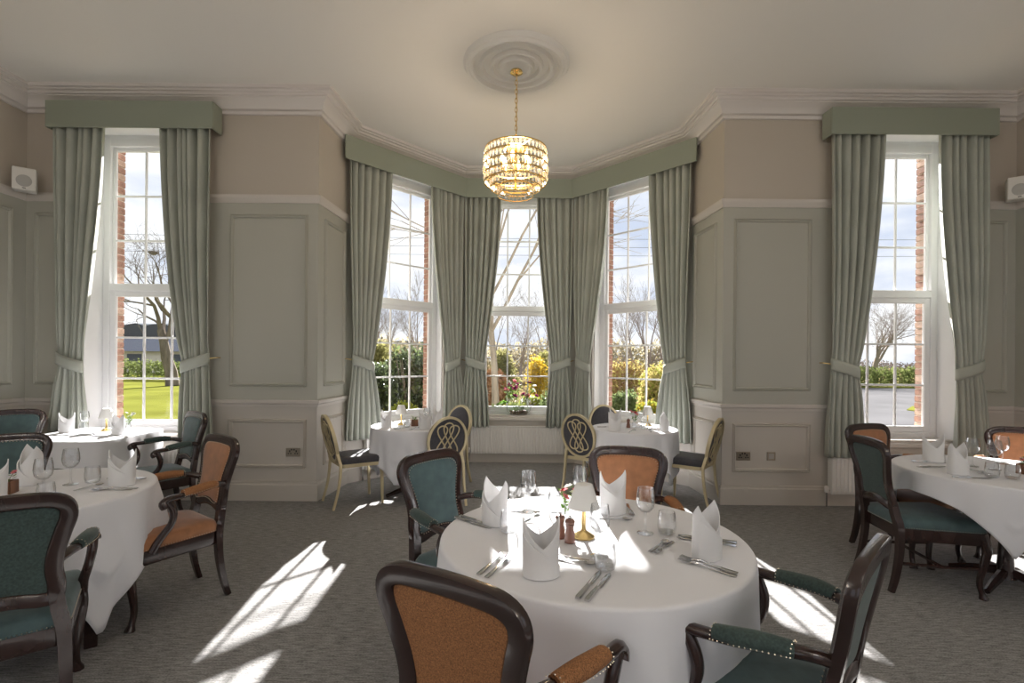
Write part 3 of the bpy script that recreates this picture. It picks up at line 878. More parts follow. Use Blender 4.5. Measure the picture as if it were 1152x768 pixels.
def make_chair(name, label, front, rear, arms=True, stretcher=False):
    root = thing(name, label, 'chair', (0, 0, 0), 0, 'carved wooden dining chairs')
    # back frame: moulded loop
    g = G()
    prof = [(-0.028, -0.012), (-0.024, -0.019), (0.019, -0.019), (0.028, -0.010), (0.028, 0.008), (0.021, 0.020), (0.007, 0.015), (-0.008, 0.020), (-0.028, 0.010)]
    g.sweep([(u, back_y(z), z) for u, z in OUTL], prof, (0, 1, 0), closed=True)
    g.build('back_frame', 'dark_wood', root, angle=50)
    # upholstered back
    inner = [(u * 0.93, 0.745 + (z - 0.745) * 0.94) for u, z in OUTL]
    g = G(); dome(g, inner, (0, 0.75), lambda u, z, h: (u, back_y(z) + h, z), 0.026, 0.010)
    o = g.build('backrest', [front, rear], root, angle=60)
    nl = [(u * 0.865, back_y(z) + 0.0225, 0.745 + (z - 0.745) * 0.885) for u, z in OUTL]
    g = G(); nails(g, resample(nl, 0.016)); o2 = g.build('nailhead_trim', 'nail_metal', root, smooth=False); o2['kind'] = 'stuff'
    # rear legs with the lower part of the stiles
    for s in (-1, 1):
        g = G()
        path = catmull([(s * 0.160, back_y(0.69), 0.69), (s * 0.163, back_y(0.60), 0.60), (s * 0.172, -0.252, 0.50), (s * 0.188, -0.235, 0.40), (s * 0.194, -0.238, 0.25), (s * 0.198, -0.262, 0.10), (s * 0.202, -0.29, 0.0)], 4)
        m = len(path)
        g.tube(path, [(0.034 - 0.012 * max(0, i / m - 0.4) / 0.6) * (0.45 + 0.55 * smooth01(i / m / 0.28)) for i in range(m)], 4, flat=0.85, up=(0, 1, 0))
        g.build('rear_leg', 'dark_wood', root, angle=50)
        g = G()
        path = catmull([(s * 0.232, 0.215, 0.415), (s * 0.240, 0.228, 0.36), (s * 0.246, 0.236, 0.30), (s * 0.236, 0.222, 0.20), (s * 0.226, 0.210, 0.10), (s * 0.230, 0.222, 0.035), (s * 0.234, 0.232, 0.0)], 4)
        m = len(path); rs = []
        for i in range(m):
            t = i / (m - 1); rs.append(0.032 - 0.016 * smooth01(t * 1.25) + 0.010 * smooth01((t - 0.82) / 0.15))
        g.tube(path, rs, 8); g.build('front_leg', 'dark_wood', root, angle=60)
    # seat rail, seat
    so = seat_outline(0.255, 0.205, 0.25, -0.235)
    n = len(so)
    g = G()
    def loop(sc_, z): return [(x * sc_, y * sc_, z) for x, y in so]
    vs = loop(0.97, 0.335) + loop(1.0, 0.35) + loop(1.0, 0.415) + loop(0.93, 0.415) + loop(0.90, 0.335)
    g.add(vs, [(r_ * n + q, r_ * n + (q + 1) % n, ((r_ + 1) % 5) * n + (q + 1) % n, ((r_ + 1) % 5) * n + q) for r_ in range(5) for q in range(n)])
    g.build('seat_rail', 'dark_wood', root, angle=50)
    g = G()
    lv = [(0.985, 0.405), (1.005, 0.425), (1.0, 0.455), (0.95, 0.475), (0.8, 0.488), (0.5, 0.497)]
    vs = [p for s_, z in lv for p in loop(s_, z)] + [(0, 0, 0.5)]
    fs = [(r_ * n + q, r_ * n + (q + 1) % n, (r_ + 1) * n + (q + 1) % n, (r_ + 1) * n + q) for r_ in range(5) for q in range(n)]
    fs += [(5 * n + q, 5 * n + (q + 1) % n, 6 * n) for q in range(n)] + [tuple(range(n))[::-1]]
    g.add(vs, fs); seat = g.build('seat', front, root, angle=60)
    g = G(); nails(g, resample([(x * 1.008, y * 1.008, 0.421) for x, y in so], 0.014)); o2 = g.build('nailhead_trim', 'nail_metal', seat, smooth=False); o2['kind'] = 'stuff'
    if arms:
        for s in (-1, 1):
            g = G()
            path = catmull([(s * 0.164, back_y(0.69) + 0.01, 0.688), (s * 0.208, -0.225, 0.704), (s * 0.248, -0.14, 0.704), (s * 0.270, -0.04, 0.694), (s * 0.280, 0.03, 0.690), (s * 0.284, 0.075, 0.686), (s * 0.284, 0.098, 0.668), (s * 0.283, 0.088, 0.646)], 4)
            m = len(path)
            g.tube(path, [0.020 + 0.004 * abs(i / m - 0.45) + (0.008 * smooth01((i / m - 0.75) / 0.2)) for i in range(m)], 8, flat=0.85)
            path = catmull([(s * 0.282, 0.075, 0.676), (s * 0.278, 0.045, 0.61), (s * 0.265, 0.05, 0.54), (s * 0.250, 0.10, 0.465), (s * 0.246, 0.14, 0.40)], 4)
            g.tube(path, [0.019 + 0.006 * abs(i / len(path) - 0.4) for i in range(len(path))], 8)
            arm = g.build('arm', 'dark_wood', root, angle=60)
            g = G()
            path = catmull([(s * 0.226, -0.20, 0.712), (s * 0.248, -0.14, 0.714), (s * 0.264, -0.07, 0.708), (s * 0.274, -0.005, 0.702)], 5)
            m = len(path)
            g.tube(path, [0.0255 + 0.005 * math.sin(PI * i / (m - 1)) for i in range(m)], 10, flat=0.85)
            pad = g.build('arm_pad', rear, arm, angle=60)
            g = G(); e = []
            for i in range(m):
                p = path[i]
                for sd_ in (-1, 1): e.append((p.x + sd_ * (0.027 + 0.006 * math.sin(PI * i / (m - 1))), p.y, p.z - 0.012))
            for end in (path[0], path[-1]):
                for k in range(7):
                    a = PI * k / 6; e.append((end.x + 0.027 * math.cos(a), end.y, end.z + 0.022 * math.sin(a)))
            nails(g, e, 0.0026); o2 = g.build('nailhead_trim', 'nail_metal', arm, smooth=False); o2['kind'] = 'stuff'
    if stretcher:
        for s in (-1, 1):
            g = G(); g.tube([(s * 0.203, -0.25, 0.19), (s * 0.22, 0.0, 0.185), (s * 0.232, 0.215, 0.19)], 0.011, 6); g.build('stretcher', 'dark_wood', root)
        g = G(); g.tube([(-0.22, 0, 0.185), (0.22, 0, 0.185)], 0.011, 6); g.build('stretcher', 'dark_wood', root)
    return root

teal = make_chair('armchair', 'teal velvet armchair with dark frame at the far left of the central table', 'teal_velvet', 'green_velvet')
orange = make_chair('armchair', 'orange armchair seen from behind, nearest the camera at the central table', 'orange_velvet', 'tan_weave')
side = make_chair('dining_chair', 'armless teal dining chair with side stretchers at the right-hand table', 'teal_velvet', 'green_velvet', arms=False, stretcher=True)
def put(o, back, d, first=False, label=None):
    """back: plan position of the top of the back; d: facing direction"""
    d = Vector(d).normalized(); p = Vector(back) + d * 0.33; rz = math.atan2(d.y, d.x) - PI / 2
    if first:
        o.location = (p.x, p.y, 0); o.rotation_euler = (0, 0, rz); return o
    return dup(o, (p.x, p.y, 0), rz, label)
put(teal, (-0.53, 2.76), (0.78, -0.62), True)
put(orange, (-0.235, 1.19), (0.52, 0.85), True)
put(side, (2.37, 3.43), (0.99, -0.12), True)
put(teal, (0.93, 1.40), (-0.70, 0.71), label='teal armchair with padded arms at the near right of the central table')
put(orange, (0.61, 2.96), (-0.25, -0.97), label='orange upholstered armchair on the far side of the central table')
put(teal, (-1.93, 1.78), (-0.66, 0.75), label='dark teal armchair seen from behind in the lower left corner')
put(orange, (-1.99, 3.27), (-0.58, -0.81), label='orange velvet armchair standing sideways at the left round table')
put(teal, (-3.05, 4.68), (-0.60, -0.80), label='teal armchair beside the pier at the small window table')
put(teal, (-4.80, 4.72), (0.68, -0.73), label='teal armchair against the left wall behind the window table')
put(teal, (-3.36, 3.22), (0.75, -0.66), label='dark green backed armchair on the far side of the left round table')
put(orange, (2.92, 4.20), (0.25, -0.97), label='orange armchair in front of the right-hand radiator')
put(orange, (4.05, 4.02), (-0.72, -0.69), label='red-brown framed orange armchair at the right edge of the picture')

# ---------------------------------------------------------------- gold banquet chairs
def gold_chair():
    root = thing('banquet_chair', 'gold framed charcoal chair seen in profile against the left pier', 'chair', (0, 0, 0), 0, 'gold oval-back banquet chairs')
    def by(z): return -0.205 - max(0, z - 0.44) * 0.24
    ov = [(0.196 * math.cos(a), 0.675 + 0.232 * math.sin(a)) for a in [2 * PI * i / 40 for i in range(40)]]
    g = G(); g.sweep([(u, by(z), z) for u, z in ov], [(-0.012, -0.016), (0.012, -0.016), (0.012, 0.016), (-0.012, 0.016)], (0, 1, 0), closed=True)
    g.build('back_frame', 'gold_paint', root, angle=50)
    g = G(); dome(g, [(u * 0.95, 0.675 + (z - 0.675) * 0.955) for u, z in ov], (0, 0.675), lambda u, z, h: (u, by(z) + h, z), 0.028, 0.004)
    g.build('backrest', ['charcoal_fabric', 'charcoal_fabric'], root, angle=60)
    # interlaced loops on the rear face
    g = G()
    def yb(z): return by(z) - 0.013
    for c in (-0.068, 0.0, 0.068):
        pth = []
        N = 72
        hz = 0.178 if c == 0 else 0.150
        for i in range(N):
            a = 2 * PI * i / N
            zz = 0.675 + hz * math.sin(a)
            pth.append((c * 0.9 + 0.050 * math.sin(2 * a), yb(zz) - (0.003 if c == 0 else 0), zz))
        g.tube(pth, 0.0075, 5, closed=True, flat=0.8, up=(0, 1, 0))
    g.build('loop_lattice', 'gold_paint', root)
    so = seat_outline(0.225, 0.205, 0.235, -0.20, 0.012, 0.04); n = len(so)
    def loop(s_, z): return [(x * s_, y * s_, z) for x, y in so]
    g = G(); vs = loop(0.98, 0.40) + loop(0.99, 0.435) + loop(0.9, 0.435) + loop(0.9, 0.40)
    g.add(vs, [(r_ * n + q, r_ * n + (q + 1) % n, ((r_ + 1) % 4) * n + (q + 1) % n, ((r_ + 1) % 4) * n + q) for r_ in range(4) for q in range(n)])
    g.build('seat_rail', 'gold_paint', root, angle=50)
    g = G(); lv = [(0.97, 0.432), (1.0, 0.44), (1.01, 0.475), (0.975, 0.495), (0.85, 0.505), (0.5, 0.51)]
    vs = [p for s_, z in lv for p in loop(s_, z)] + [(0, 0, 0.511)]
    fs = [(r_ * n + q, r_ * n + (q + 1) % n, (r_ + 1) * n + (q + 1) % n, (r_ + 1) * n + q) for r_ in range(5) for q in range(n)]
    fs += [(5 * n + q, 5 * n + (q + 1) % n, 6 * n) for q in range(n)] + [tuple(range(n))[::-1]]
    g.add(vs, fs); g.build('seat', 'charcoal_fabric', root, angle=60)
    for s in (-1, 1):
        g = G(); g.tube([(s * 0.20, 0.205, 0.425), (s * 0.203, 0.212, 0.2), (s * 0.205, 0.218, 0.0)], [0.021, 0.018, 0.014], 4); g.build('front_leg', 'gold_paint', root, smooth=False)
        g = G(); pth = catmull([(s * 0.158, by(0.555), 0.545), (s * 0.182, by(0.47), 0.46), (s * 0.195, -0.205, 0.40), (s * 0.198, -0.225, 0.2), (s * 0.202, -0.275, 0.0)], 4)
        g.tube(pth, [0.020 - 0.006 * i / len(pth) for i in range(len(pth))], 4); g.build('rear_leg', 'gold_paint', root, angle=60)
    return root
gold = gold_chair()
def putg(pos, d, label=None, first=False):
    d = Vector(d).normalized(); rz = math.atan2(d.y, d.x) - PI / 2
    if first: gold.location = (*pos, 0); gold.rotation_euler = (0, 0, rz); return gold
    return dup(gold, (*pos, 0), rz, label)
putg((-1.70, 5.17), (0.82, 0.57), first=True)
putg((-0.84, 5.20), (-0.45, 0.89), 'gold loop-back chair seen from behind at the left bay table')
putg((-0.90, 5.95), (-0.62, -0.78), 'charcoal oval-back gold chair by the radiator at the left bay table')
putg((0.80, 5.55), (0.62, 0.78), 'gold loop-back chair seen from behind at the right bay table')
putg((1.15, 6.12), (0.15, -0.99), 'charcoal oval-back chair behind the right bay table')
putg((1.77, 5.20), (-0.79, 0.61), 'gold framed charcoal chair seen in profile against the right pier')

# ================================================================ tables and cloths
def table_top_frame(label, c, r, square=False, pedestal=False, rz=0.0):
    root = thing('dining_table', label, 'table', (c[0], c[1], 0), rz)
    g = G()
    if square: g.rbox(-r, r, -r, r, 0.725, 0.75, 0.004)
    else: g.lathe([(0, 0.722), (r - 0.01, 0.722), (r, 0.73), (r, 0.745), (r - 0.008, 0.75), (0, 0.75)], 48)
    g.build('table_top', 'dark_wood', root)
    if pedestal:
        g = G(); g.lathe([(0, 0.05), (0.06, 0.05), (0.045, 0.12), (0.035, 0.3), (0.045, 0.6), (0.12, 0.722), (0, 0.722)], 16); g.build('pedestal', 'dark_wood', root)
        for k in range(4):
            a = PI / 2 * k + 0.5
            g = G(); g.tube([(0.03 * math.cos(a), 0.03 * math.sin(a), 0.09), (0.2 * math.cos(a), 0.2 * math.sin(a), 0.05), (0.3 * math.cos(a), 0.3 * math.sin(a), 0.018)], [0.03, 0.025, 0.018], 6); g.build('foot', 'dark_wood', root)
    else:
        q = r * 0.565 if not square else r - 0.06
        for sx in (-1, 1):
            for sy in (-1, 1):
                g = G(); g.rbox(sx * q - 0.027, sx * q + 0.027, sy * q - 0.027, sy * q + 0.027, 0.0, 0.722, 0.004); g.build('leg', 'dark_wood', root, smooth=False)
        g = G()
        for s in (-1, 1):
            g.box(-q, q, s * q - 0.012, s * q + 0.012, 0.64, 0.722); g.box(s * q - 0.012, s * q + 0.012, -q, q, 0.64, 0.722)
        g.build('apron', 'dark_wood', root, smooth=False)
    return root

def cloth(label, c, r, half, rot, nf, seed, square=False, hem_min=0.05, amp=0.028):
    """cloth lying on a table; a square cloth hangs deeper at its corners"""
    rr = random.Random(seed)
    NA = 240; prof = [0.0, 0.35, 0.7, 0.9, 0.97, 0.985]
    ph = [rr.uniform(0, 2 * PI) for _ in range(5)]
    vs = []; fs = []; NT = 16
    zt = 0.757
    def rad(a):
        if square:
            m = max(abs(math.cos(a)), abs(math.sin(a))); e = 9
            return r * (abs(math.cos(a)) ** e + abs(math.sin(a)) ** e) ** (-1 / e)
        return r
    rings = []
    for f in prof: rings.append([(rad(2 * PI * i / NA) * f, 0) for i in range(NA)])
    allr = []
    for ri, f in enumerate(prof):
        allr.append([(rad(2 * PI * i / NA) * f * math.cos(2 * PI * i / NA), rad(2 * PI * i / NA) * f * math.sin(2 * PI * i / NA), zt) for i in range(NA)])
    for b in range(1, 5):
        t = b / 4 * PI / 2
        allr.append([((rad(2 * PI * i / NA) - 0.004 + 0.010 * math.sin(t)) * math.cos(2 * PI * i / NA), (rad(2 * PI * i / NA) - 0.004 + 0.010 * math.sin(t)) * math.sin(2 * PI * i / NA), zt - 0.010 * (1 - math.cos(t))) for i in range(NA)])
    for k in range(1, NT + 1):
        t = k / NT; row = []
        for i in range(NA):
            a = 2 * PI * i / NA; b = a - rot
            e = half / max(abs(math.cos(b)), abs(math.sin(b)))
            drop = max(0.11, e - r)
            if square: drop = half - r + 0.10 * max(0, (abs(math.sin(2 * b)) - 0.75) / 0.25)
            drop = min(drop, zt - hem_min)
            corner = smooth01((abs(math.sin(2 * b)) - 0.55) / 0.45)
            wv = math.cos(nf * a + ph[0] + 0.6 * math.sin(2 * a + ph[1])) * (0.7 + 0.5 * math.sin(3 * a + ph[2])) + 0.35 * math.cos((nf * 2 + 1) * a + ph[3])
            # corners fall into one deep double fold
            cf = math.cos(4 * b * 2.0 + PI)
            out = 0.006 + t * 0.018 + amp * (t ** 0.8) * (wv * (1 - 0.6 * corner) + 0.9 * corner * cf)
            rd = rad(a) + 0.002 + max(0.0, out) - 0.10 * (t ** 1.5) * corner * (0 if square else 1) * (drop / 0.7)
            rd = max(rd, rad(a) * (0.985 if t < 0.6 else 0.9))
            row.append((rd * math.cos(a), rd * math.sin(a), zt - 0.010 - (drop - 0.010) * t))
        allr.append(row)
    vs = [p for row in allr for p in row][NA:] ; vs = [(0, 0, zt)] + vs
    for q in range(NA): fs.append((0, 1 + q, 1 + (q + 1) % NA))
    for i in range(len(allr) - 2):
        for q in range(NA):
            w = (q + 1) % NA; fs.append((1 + i * NA + q, 1 + i * NA + w, 1 + (i + 1) * NA + w, 1 + (i + 1) * NA + q))
    g = G(); g.add(vs, fs); o = g.build('tablecloth', 'linen', None, angle=180)
    o.location = (c[0], c[1], 0); md = o.modifiers.new('thickness', 'SOLIDIFY'); md.thickness = 0.003; md.offset = 1
    return tag(o, label, 'tablecloth', 'white tablecloths')
ZT = 0.762
TA = (0.25, 2.06); TBt = (-2.70, 2.62); TC = (-4.0, 4.62); TD = (-1.15, 5.45); TE = (1.24, 5.38); TFt = (3.25, 3.35)
table_top_frame('dark wooden round table at the centre of the picture, under its cloth', TA, 0.605)
table_top_frame('dark wooden round table at the left, one square leg showing', TBt, 0.605, rz=R(-54))
table_top_frame('square table under the window by the lawn', TC, 0.385, square=True)
table_top_frame('small round pedestal table in the left of the bay', TD, 0.445, pedestal=True)
table_top_frame('small round pedestal table in the right of the bay', TE, 0.445, pedestal=True)
table_top_frame('round table at the right edge of the picture', TFt, 0.605, pedestal=True)
cloth('white cloth on the large round table at the centre', TA, 0.61, 0.91, R(-4), 9, 1, hem_min=0.12)
cloth('white cloth with a long hanging corner on the left round table', TBt, 0.61, 0.94, R(35), 11, 2, hem_min=0.08, amp=0.04)
cloth('white cloth on the square table by the lawn window', TC, 0.425, 0.78, 0.0, 8, 3, square=True, amp=0.012)
cloth('white cloth on the small round table in the left of the bay', TD, 0.45, 0.80, 0.6, 11, 4, hem_min=0.2, amp=0.03)
cloth('white cloth on the small round table in the right of the bay', TE, 0.45, 0.80, 0.2, 11, 5, hem_min=0.2, amp=0.03)
cloth('white cloth on the round table at the right edge', TFt, 0.61, 0.735, R(4), 10, 6, hem_min=0.25, amp=0.018)

# ================================================================ table settings
# ---- napkin: a bishop's-mitre fold
def napkin_mesh(h=0.19, w=0.058, dep=0.047):
    g = G(); NA = 48; NT = 8
    def ht(a):
        # peaks at a = 0 and pi, valleys at front and back
        x = abs(((a / PI) % 1.0) - 0.5) * 2      # 1 at 0/pi, 0 at pi/2
        front = math.sin(a) < 0
        lo = 0.50 if front else 0.62
        return h * (lo + (1 - lo) * x ** 1.15)
    vs = []; fs = []
    for lay, k in ((1.0, 0), (0.94, 1)):
        for j in range(NT + 1):
            t = j / NT
            for i in range(NA):
                a = 2 * PI * i / NA; H = ht(a); z = H * t
                fl = 1 + 0.08 * t * t - 0.10 * max(0, z / h - 0.75) * 4 * 0.3
                vs.append((w * math.cos(a) * fl * lay, dep * math.sin(a) * (1 - 0.15 * t) * lay, z))
    off = (NT + 1) * NA
    for L in (0, 1):
        for j in range(NT):
            for i in range(NA):
                q = (i + 1) % NA; fs.append(tuple(L * off + x for x in (j * NA + i, j * NA + q, (j + 1) * NA + q, (j + 1) * NA + i)))
    for i in range(NA):
        q = (i + 1) % NA; fs.append((NT * NA + i, NT * NA + q, off + NT * NA + q, off + NT * NA + i))
    g.add(vs, fs)
    return g.mesh('napkin', 'napkin_linen', angle=50)
def napkin_fold_mesh(h=0.19, w=0.058, dep=0.047):
    """the lapped cuff crossing the front on the slant"""
    g = G(); vs = []; fs = []; N = 14
    for i in range(N + 1):
        a = PI + (0.04 + 0.92 * i / N) * PI; t = i / N
        zl, zu = 0.002, h * (0.74 - 0.60 * t)
        for z in (zl, zu):
            vs.append((w * 1.06 * math.cos(a) * (1 + 0.05 * z / h), dep * 1.10 * math.sin(a), z))
            vs.append((w * 1.005 * math.cos(a), dep * 1.0 * math.sin(a), z))
    for i in range(N):
        a, b = i * 4, (i + 1) * 4
        fs += [(a, b, b + 2, a + 2), (a + 2, b + 2, b + 3, a + 3), (a, a + 1, b + 1, b)]
    g.add(vs, fs); return g.mesh('napkin_cuff', 'napkin_linen', angle=40)
NAP, CUFF = napkin_mesh(), napkin_fold_mesh()
def napkin(label, x, y, rz, s=1.0):
    root = thing('napkin', label, 'napkin', (x, y, ZT), rz, 'folded white napkins'); root.scale = (s, s, s)
    obj('folded_body', NAP, root); obj('cuff', CUFF, root)

# ---- glasses
def lathe_mesh(name, prof, m, n=24):
    g = G(); g.lathe(prof, n); return g.mesh(name, m, angle=60)
WINE_BOWL = lathe_mesh('bowl', [(0, 0.088), (0.020, 0.092), (0.034, 0.110), (0.0385, 0.135), (0.036, 0.165), (0.032, 0.190), (0.0305, 0.190), (0.0345, 0.165), (0.037, 0.135), (0.0325, 0.112), (0.019, 0.0945), (0, 0.091)], 'table_glass')
WINE_STEM = lathe_mesh('stem', [(0, 0.0), (0.034, 0.0), (0.034, 0.002), (0.012, 0.007), (0.0045, 0.015), (0.0036, 0.05), (0.0045, 0.08), (0.008, 0.089), (0, 0.089)], 'table_glass', 20)
TUMB = lathe_mesh('tumbler', [(0, 0.0), (0.026, 0.0), (0.034, 0.006), (0.0385, 0.03), (0.037, 0.06), (0.033, 0.092), (0.0315, 0.092), (0.0355, 0.06), (0.037, 0.03), (0.0325, 0.012), (0, 0.010)], 'table_glass')
def wine(label, x, y, s=1.0):
    root = thing('wine_glass', label, 'wine glass', (x, y, ZT), 0, 'clear wine glasses'); root.scale = (s, s, s)
    obj('bowl', WINE_BOWL, root); obj('stem', WINE_STEM, root)
def tumbler(label, x, y):
    tag(obj('tumbler', TUMB, None, (x, y, ZT)), label, 'tumbler', 'clear water tumblers')

# ---- cutlery, modelled along +y from handle end at y=0, resting on the cloth
def strip(g, sections, th=0.0022):
    """sections: (y, halfwidth, z)"""
    vs = []; fs = []
    for (y, w, z) in sections:
        vs += [(-w, y, z), (w, y, z), (w * 0.8, y, z + th), (-w * 0.8, y, z + th)]
    for i in range(len(sections) - 1):
        a, b = i * 4, i * 4 + 4
        for q in range(4): fs.append((a + q, a + (q + 1) % 4, b + (q + 1) % 4, b + q))
    L = (len(sections) - 1) * 4
    fs += [(3, 2, 1, 0), (L, L + 1, L + 2, L + 3)]
    g.add(vs, fs)
def fork_mesh():
    g = G()
    strip(g, [(0, 0.0085, 0.001), (0.03, 0.009, 0.001), (0.09, 0.0045, 0.005), (0.125, 0.0032, 0.010), (0.14, 0.008, 0.009), (0.150, 0.0115, 0.006), (0.158, 0.0120, 0.004)], 0.0026)
    for k in range(4):
        x = -0.0102 + 0.0068 * k
        vs0 = G(); strip(vs0, [(0.156, 0.0020, 0.004), (0.18, 0.0017, 0.003), (0.203, 0.0010, 0.006)], 0.002)
        g.add([(v[0] + x, v[1], v[2]) for v in vs0.v], vs0.f)
    return g.mesh('fork', 'steel', angle=60)
def knife_mesh():
    g = G()
    strip(g, [(0, 0.0075, 0.0), (0.01, 0.0095, 0.0), (0.08, 0.0078, 0.0), (0.10, 0.006, 0.001)], 0.007)
    strip(g, [(0.098, 0.005, 0.002), (0.115, 0.0095, 0.002), (0.17, 0.0105, 0.002), (0.205, 0.009, 0.002), (0.222, 0.002, 0.002)], 0.0018)
    return g.mesh('knife', 'steel', angle=60)
def spoon_mesh():
    g = G()
    strip(g, [(0, 0.0075, 0.001), (0.03, 0.008, 0.001), (0.08, 0.004, 0.005), (0.115, 0.003, 0.009), (0.125, 0.005, 0.008)], 0.0026)
    vs = []; fs = []; N = 16; rings = [0.15, 0.45, 0.75, 1.0]
    for sgn, dz in ((1, 0.0), (0.92, 0.0012)):
        for r_ in rings:
            for i in range(N):
                a = 2 * PI * i / N
                vs.append((0.0165 * r_ * math.cos(a) * (1 - 0.15 * math.sin(a)) * sgn, 0.148 + 0.027 * r_ * math.sin(a) * sgn, 0.0008 + 0.0085 * r_ ** 2.2 + dz))
    for L in (0, 1):
        o = L * 4 * N
        for k in range(3):
            for i in range(N):
                q = (i + 1) % N; fs.append((o + k * N + i, o + k * N + q, o + (k + 1) * N + q, o + (k + 1) * N + i))
        fs.append(tuple(o + i for i in range(N)))
    for i in range(N):
        q = (i + 1) % N; fs.append((3 * N + i, 3 * N + q, 7 * N + q, 7 * N + i))
    g.add(vs, fs); return g.mesh('spoon', 'steel', angle=60)
FORK, KNIFE, SPOON = fork_mesh(), knife_mesh(), spoon_mesh()
def cutlery(kind, label, a, b=None, ang=None, s=1.0):
    """a: handle end, b: a point towards the tip"""
    me = {'fork': FORK, 'knife': KNIFE, 'spoon': SPOON}[kind]
    if b is not None: ang = math.atan2(b[1] - a[1], b[0] - a[0])
    o = obj(kind, me, None, (a[0], a[1], ZT), ang - PI / 2); o.scale = (s, s, s)
    tag(o, label, kind, 'steel cutlery on the tables')

# ---- table lamp
def lamp(label, x, y):
    root = thing('table_lamp', label, 'lamp', (x, y, ZT), 0, 'small brass table lamps')
    if 'lamp' not in MESH:
        g = G(); g.lathe([(0, 0.0), (0.044, 0.0), (0.045, 0.006), (0.030, 0.016), (0.012, 0.026), (0.0085, 0.035), (0.0085, 0.125), (0.011, 0.128), (0.011, 0.14), (0, 0.14)], 24); MESH['lamp'] = g.mesh('base', 'brass', angle=60)
        g = G(); g.lathe([(0.066, 0.122), (0.034, 0.215), (0.030, 0.215), (0.0, 0.216), (0.0, 0.213), (0.029, 0.212), (0.0325, 0.212), (0.0645, 0.122), (0.066, 0.122)], 28); MESH['shade'] = g.mesh('shade', 'shade_white', angle=40)
    obj('base', MESH['lamp'], root); obj('shade', MESH['shade'], root)
MESH = {}
def mill(label, x, y):
    root = thing('pepper_mill', label, 'mill', (x, y, ZT), 0, 'little wooden mills')
    if 'mill' not in MESH:
        g = G(); g.lathe([(0, 0), (0.021, 0), (0.022, 0.012), (0.019, 0.02), (0.0205, 0.03), (0.0145, 0.055), (0.018, 0.072), (0, 0.072)], 18); MESH['mill'] = g.mesh('body', 'mill_wood', angle=45)
        g = G(); g.lathe([(0, 0.073), (0.017, 0.073), (0.020, 0.082), (0.014, 0.092), (0, 0.095)], 18); MESH['millcap'] = g.mesh('cap', 'mill_wood', angle=45)
        g = G(); g.ball((0, 0, 0.1), 0.0065, 8, 6); MESH['knob'] = g.mesh('knob', 'steel')
    obj('body', MESH['mill'], root); c = obj('cap', MESH['millcap'], root); obj('knob', MESH['knob'], c)
def flower_mesh(m, r, seed):
    rr = random.Random(seed); g = G()
    for ring, (n, tilt, k) in enumerate(((6, 0.25, 1.0), (5, 0.7, 0.75), (4, 1.1, 0.5))):
        for i in range(n):
            a = 2 * PI * i / n + ring * 0.5 + rr.uniform(-0.2, 0.2); L = r * k
            ca, sa = math.cos(a), math.sin(a); h = L * math.sin(tilt); l = L * math.cos(tilt); w = L * 0.45
            p0 = (0, 0, 0); p1 = (ca * l * 0.6 - sa * w, sa * l * 0.6 + ca * w, h * 0.5); p2 = (ca * l, sa * l, h); p3 = (ca * l * 0.6 + sa * w, sa * l * 0.6 - ca * w, h * 0.5)
            g.add([p0, p1, p2, p3, (ca * l * 0.5, sa * l * 0.5, h * 0.25)], [(0, 1, 4), (1, 2, 4), (2, 3, 4), (3, 0, 4)])
    return g.mesh('flower', m, smooth=False)
def sprig(g, base, tip, nl, L, rr):
    b, t = V(*base), V(*tip)
    for k in range(nl):
        f = 0.25 + 0.7 * k / max(1, nl - 1); p = b.lerp(t, f); a = rr.uniform(0, 2 * PI)
        d = V(math.cos(a), math.sin(a), rr.uniform(-0.1, 0.7)).normalized(); s_ = d.cross(V(0, 0, 1)).normalized() * L * 0.3
        g.add([p, p + d * L * 0.5 + s_, p + d * L, p + d * L * 0.5 - s_, p + d * L * 0.5 + V(0, 0, -L * 0.1)], [(0, 1, 4), (1, 2, 4), (2, 3, 4), (3, 0, 4)])
def bouquet(root, z0, flowers, spread, height, seed, r=0.016, leaf=0.03, nleaf=4, holder='stems'):
    """flowers: list of material names; every bloom is a part"""
    rr = random.Random(seed); st = G(); lf = G()
    for i, m in enumerate(flowers):
        a = rr.uniform(0, 2 * PI); q = spread * math.sqrt(rr.uniform(0.05, 1)); tip = (q * math.cos(a), q * math.sin(a), z0 + height * rr.uniform(0.65, 1.0))
        base = (q * 0.15 * math.cos(a), q * 0.15 * math.sin(a), z0 - 0.02)
        st.tube([base, (tip[0] * 0.5, tip[1] * 0.5, (z0 + tip[2]) / 2), tip], 0.0015, 4)
        sprig(lf, base, tip, nleaf, leaf, rr)
        o = obj('bloom', flower_mesh(m, r * rr.uniform(0.8, 1.2), seed * 31 + i), root, tip); o.rotation_euler = (rr.uniform(-0.6, 0.6), rr.uniform(-0.6, 0.6), rr.uniform(0, 6))
    st.build('stems', 'stem_green', root); o = lf.build('foliage', 'leaf_green', root, smooth=False); o['kind'] = 'stuff'
def bud_vase(label, x, y, seed, flowers=('petal_pink', 'petal_pink', 'petal_white', 'petal_pink', 'petal_red', 'petal_white')):
    root = thing('bud_vase', label, 'vase', (x, y, ZT), 0, 'small vases of flowers')
    if 'vase' not in MESH:
        g = G(); g.lathe([(0, 0), (0.02, 0), (0.024, 0.01), (0.024, 0.045), (0.016, 0.07), (0.018, 0.085), (0.0165, 0.085), (0.0145, 0.07), (0.022, 0.045), (0.022, 0.012), (0, 0.008)], 18); MESH['vase'] = g.mesh('glass', 'table_glass', angle=60)
    obj('glass', MESH['vase'], root); bouquet(root, 0.08, flowers, 0.045, 0.095, seed, 0.023, 0.03, 6)
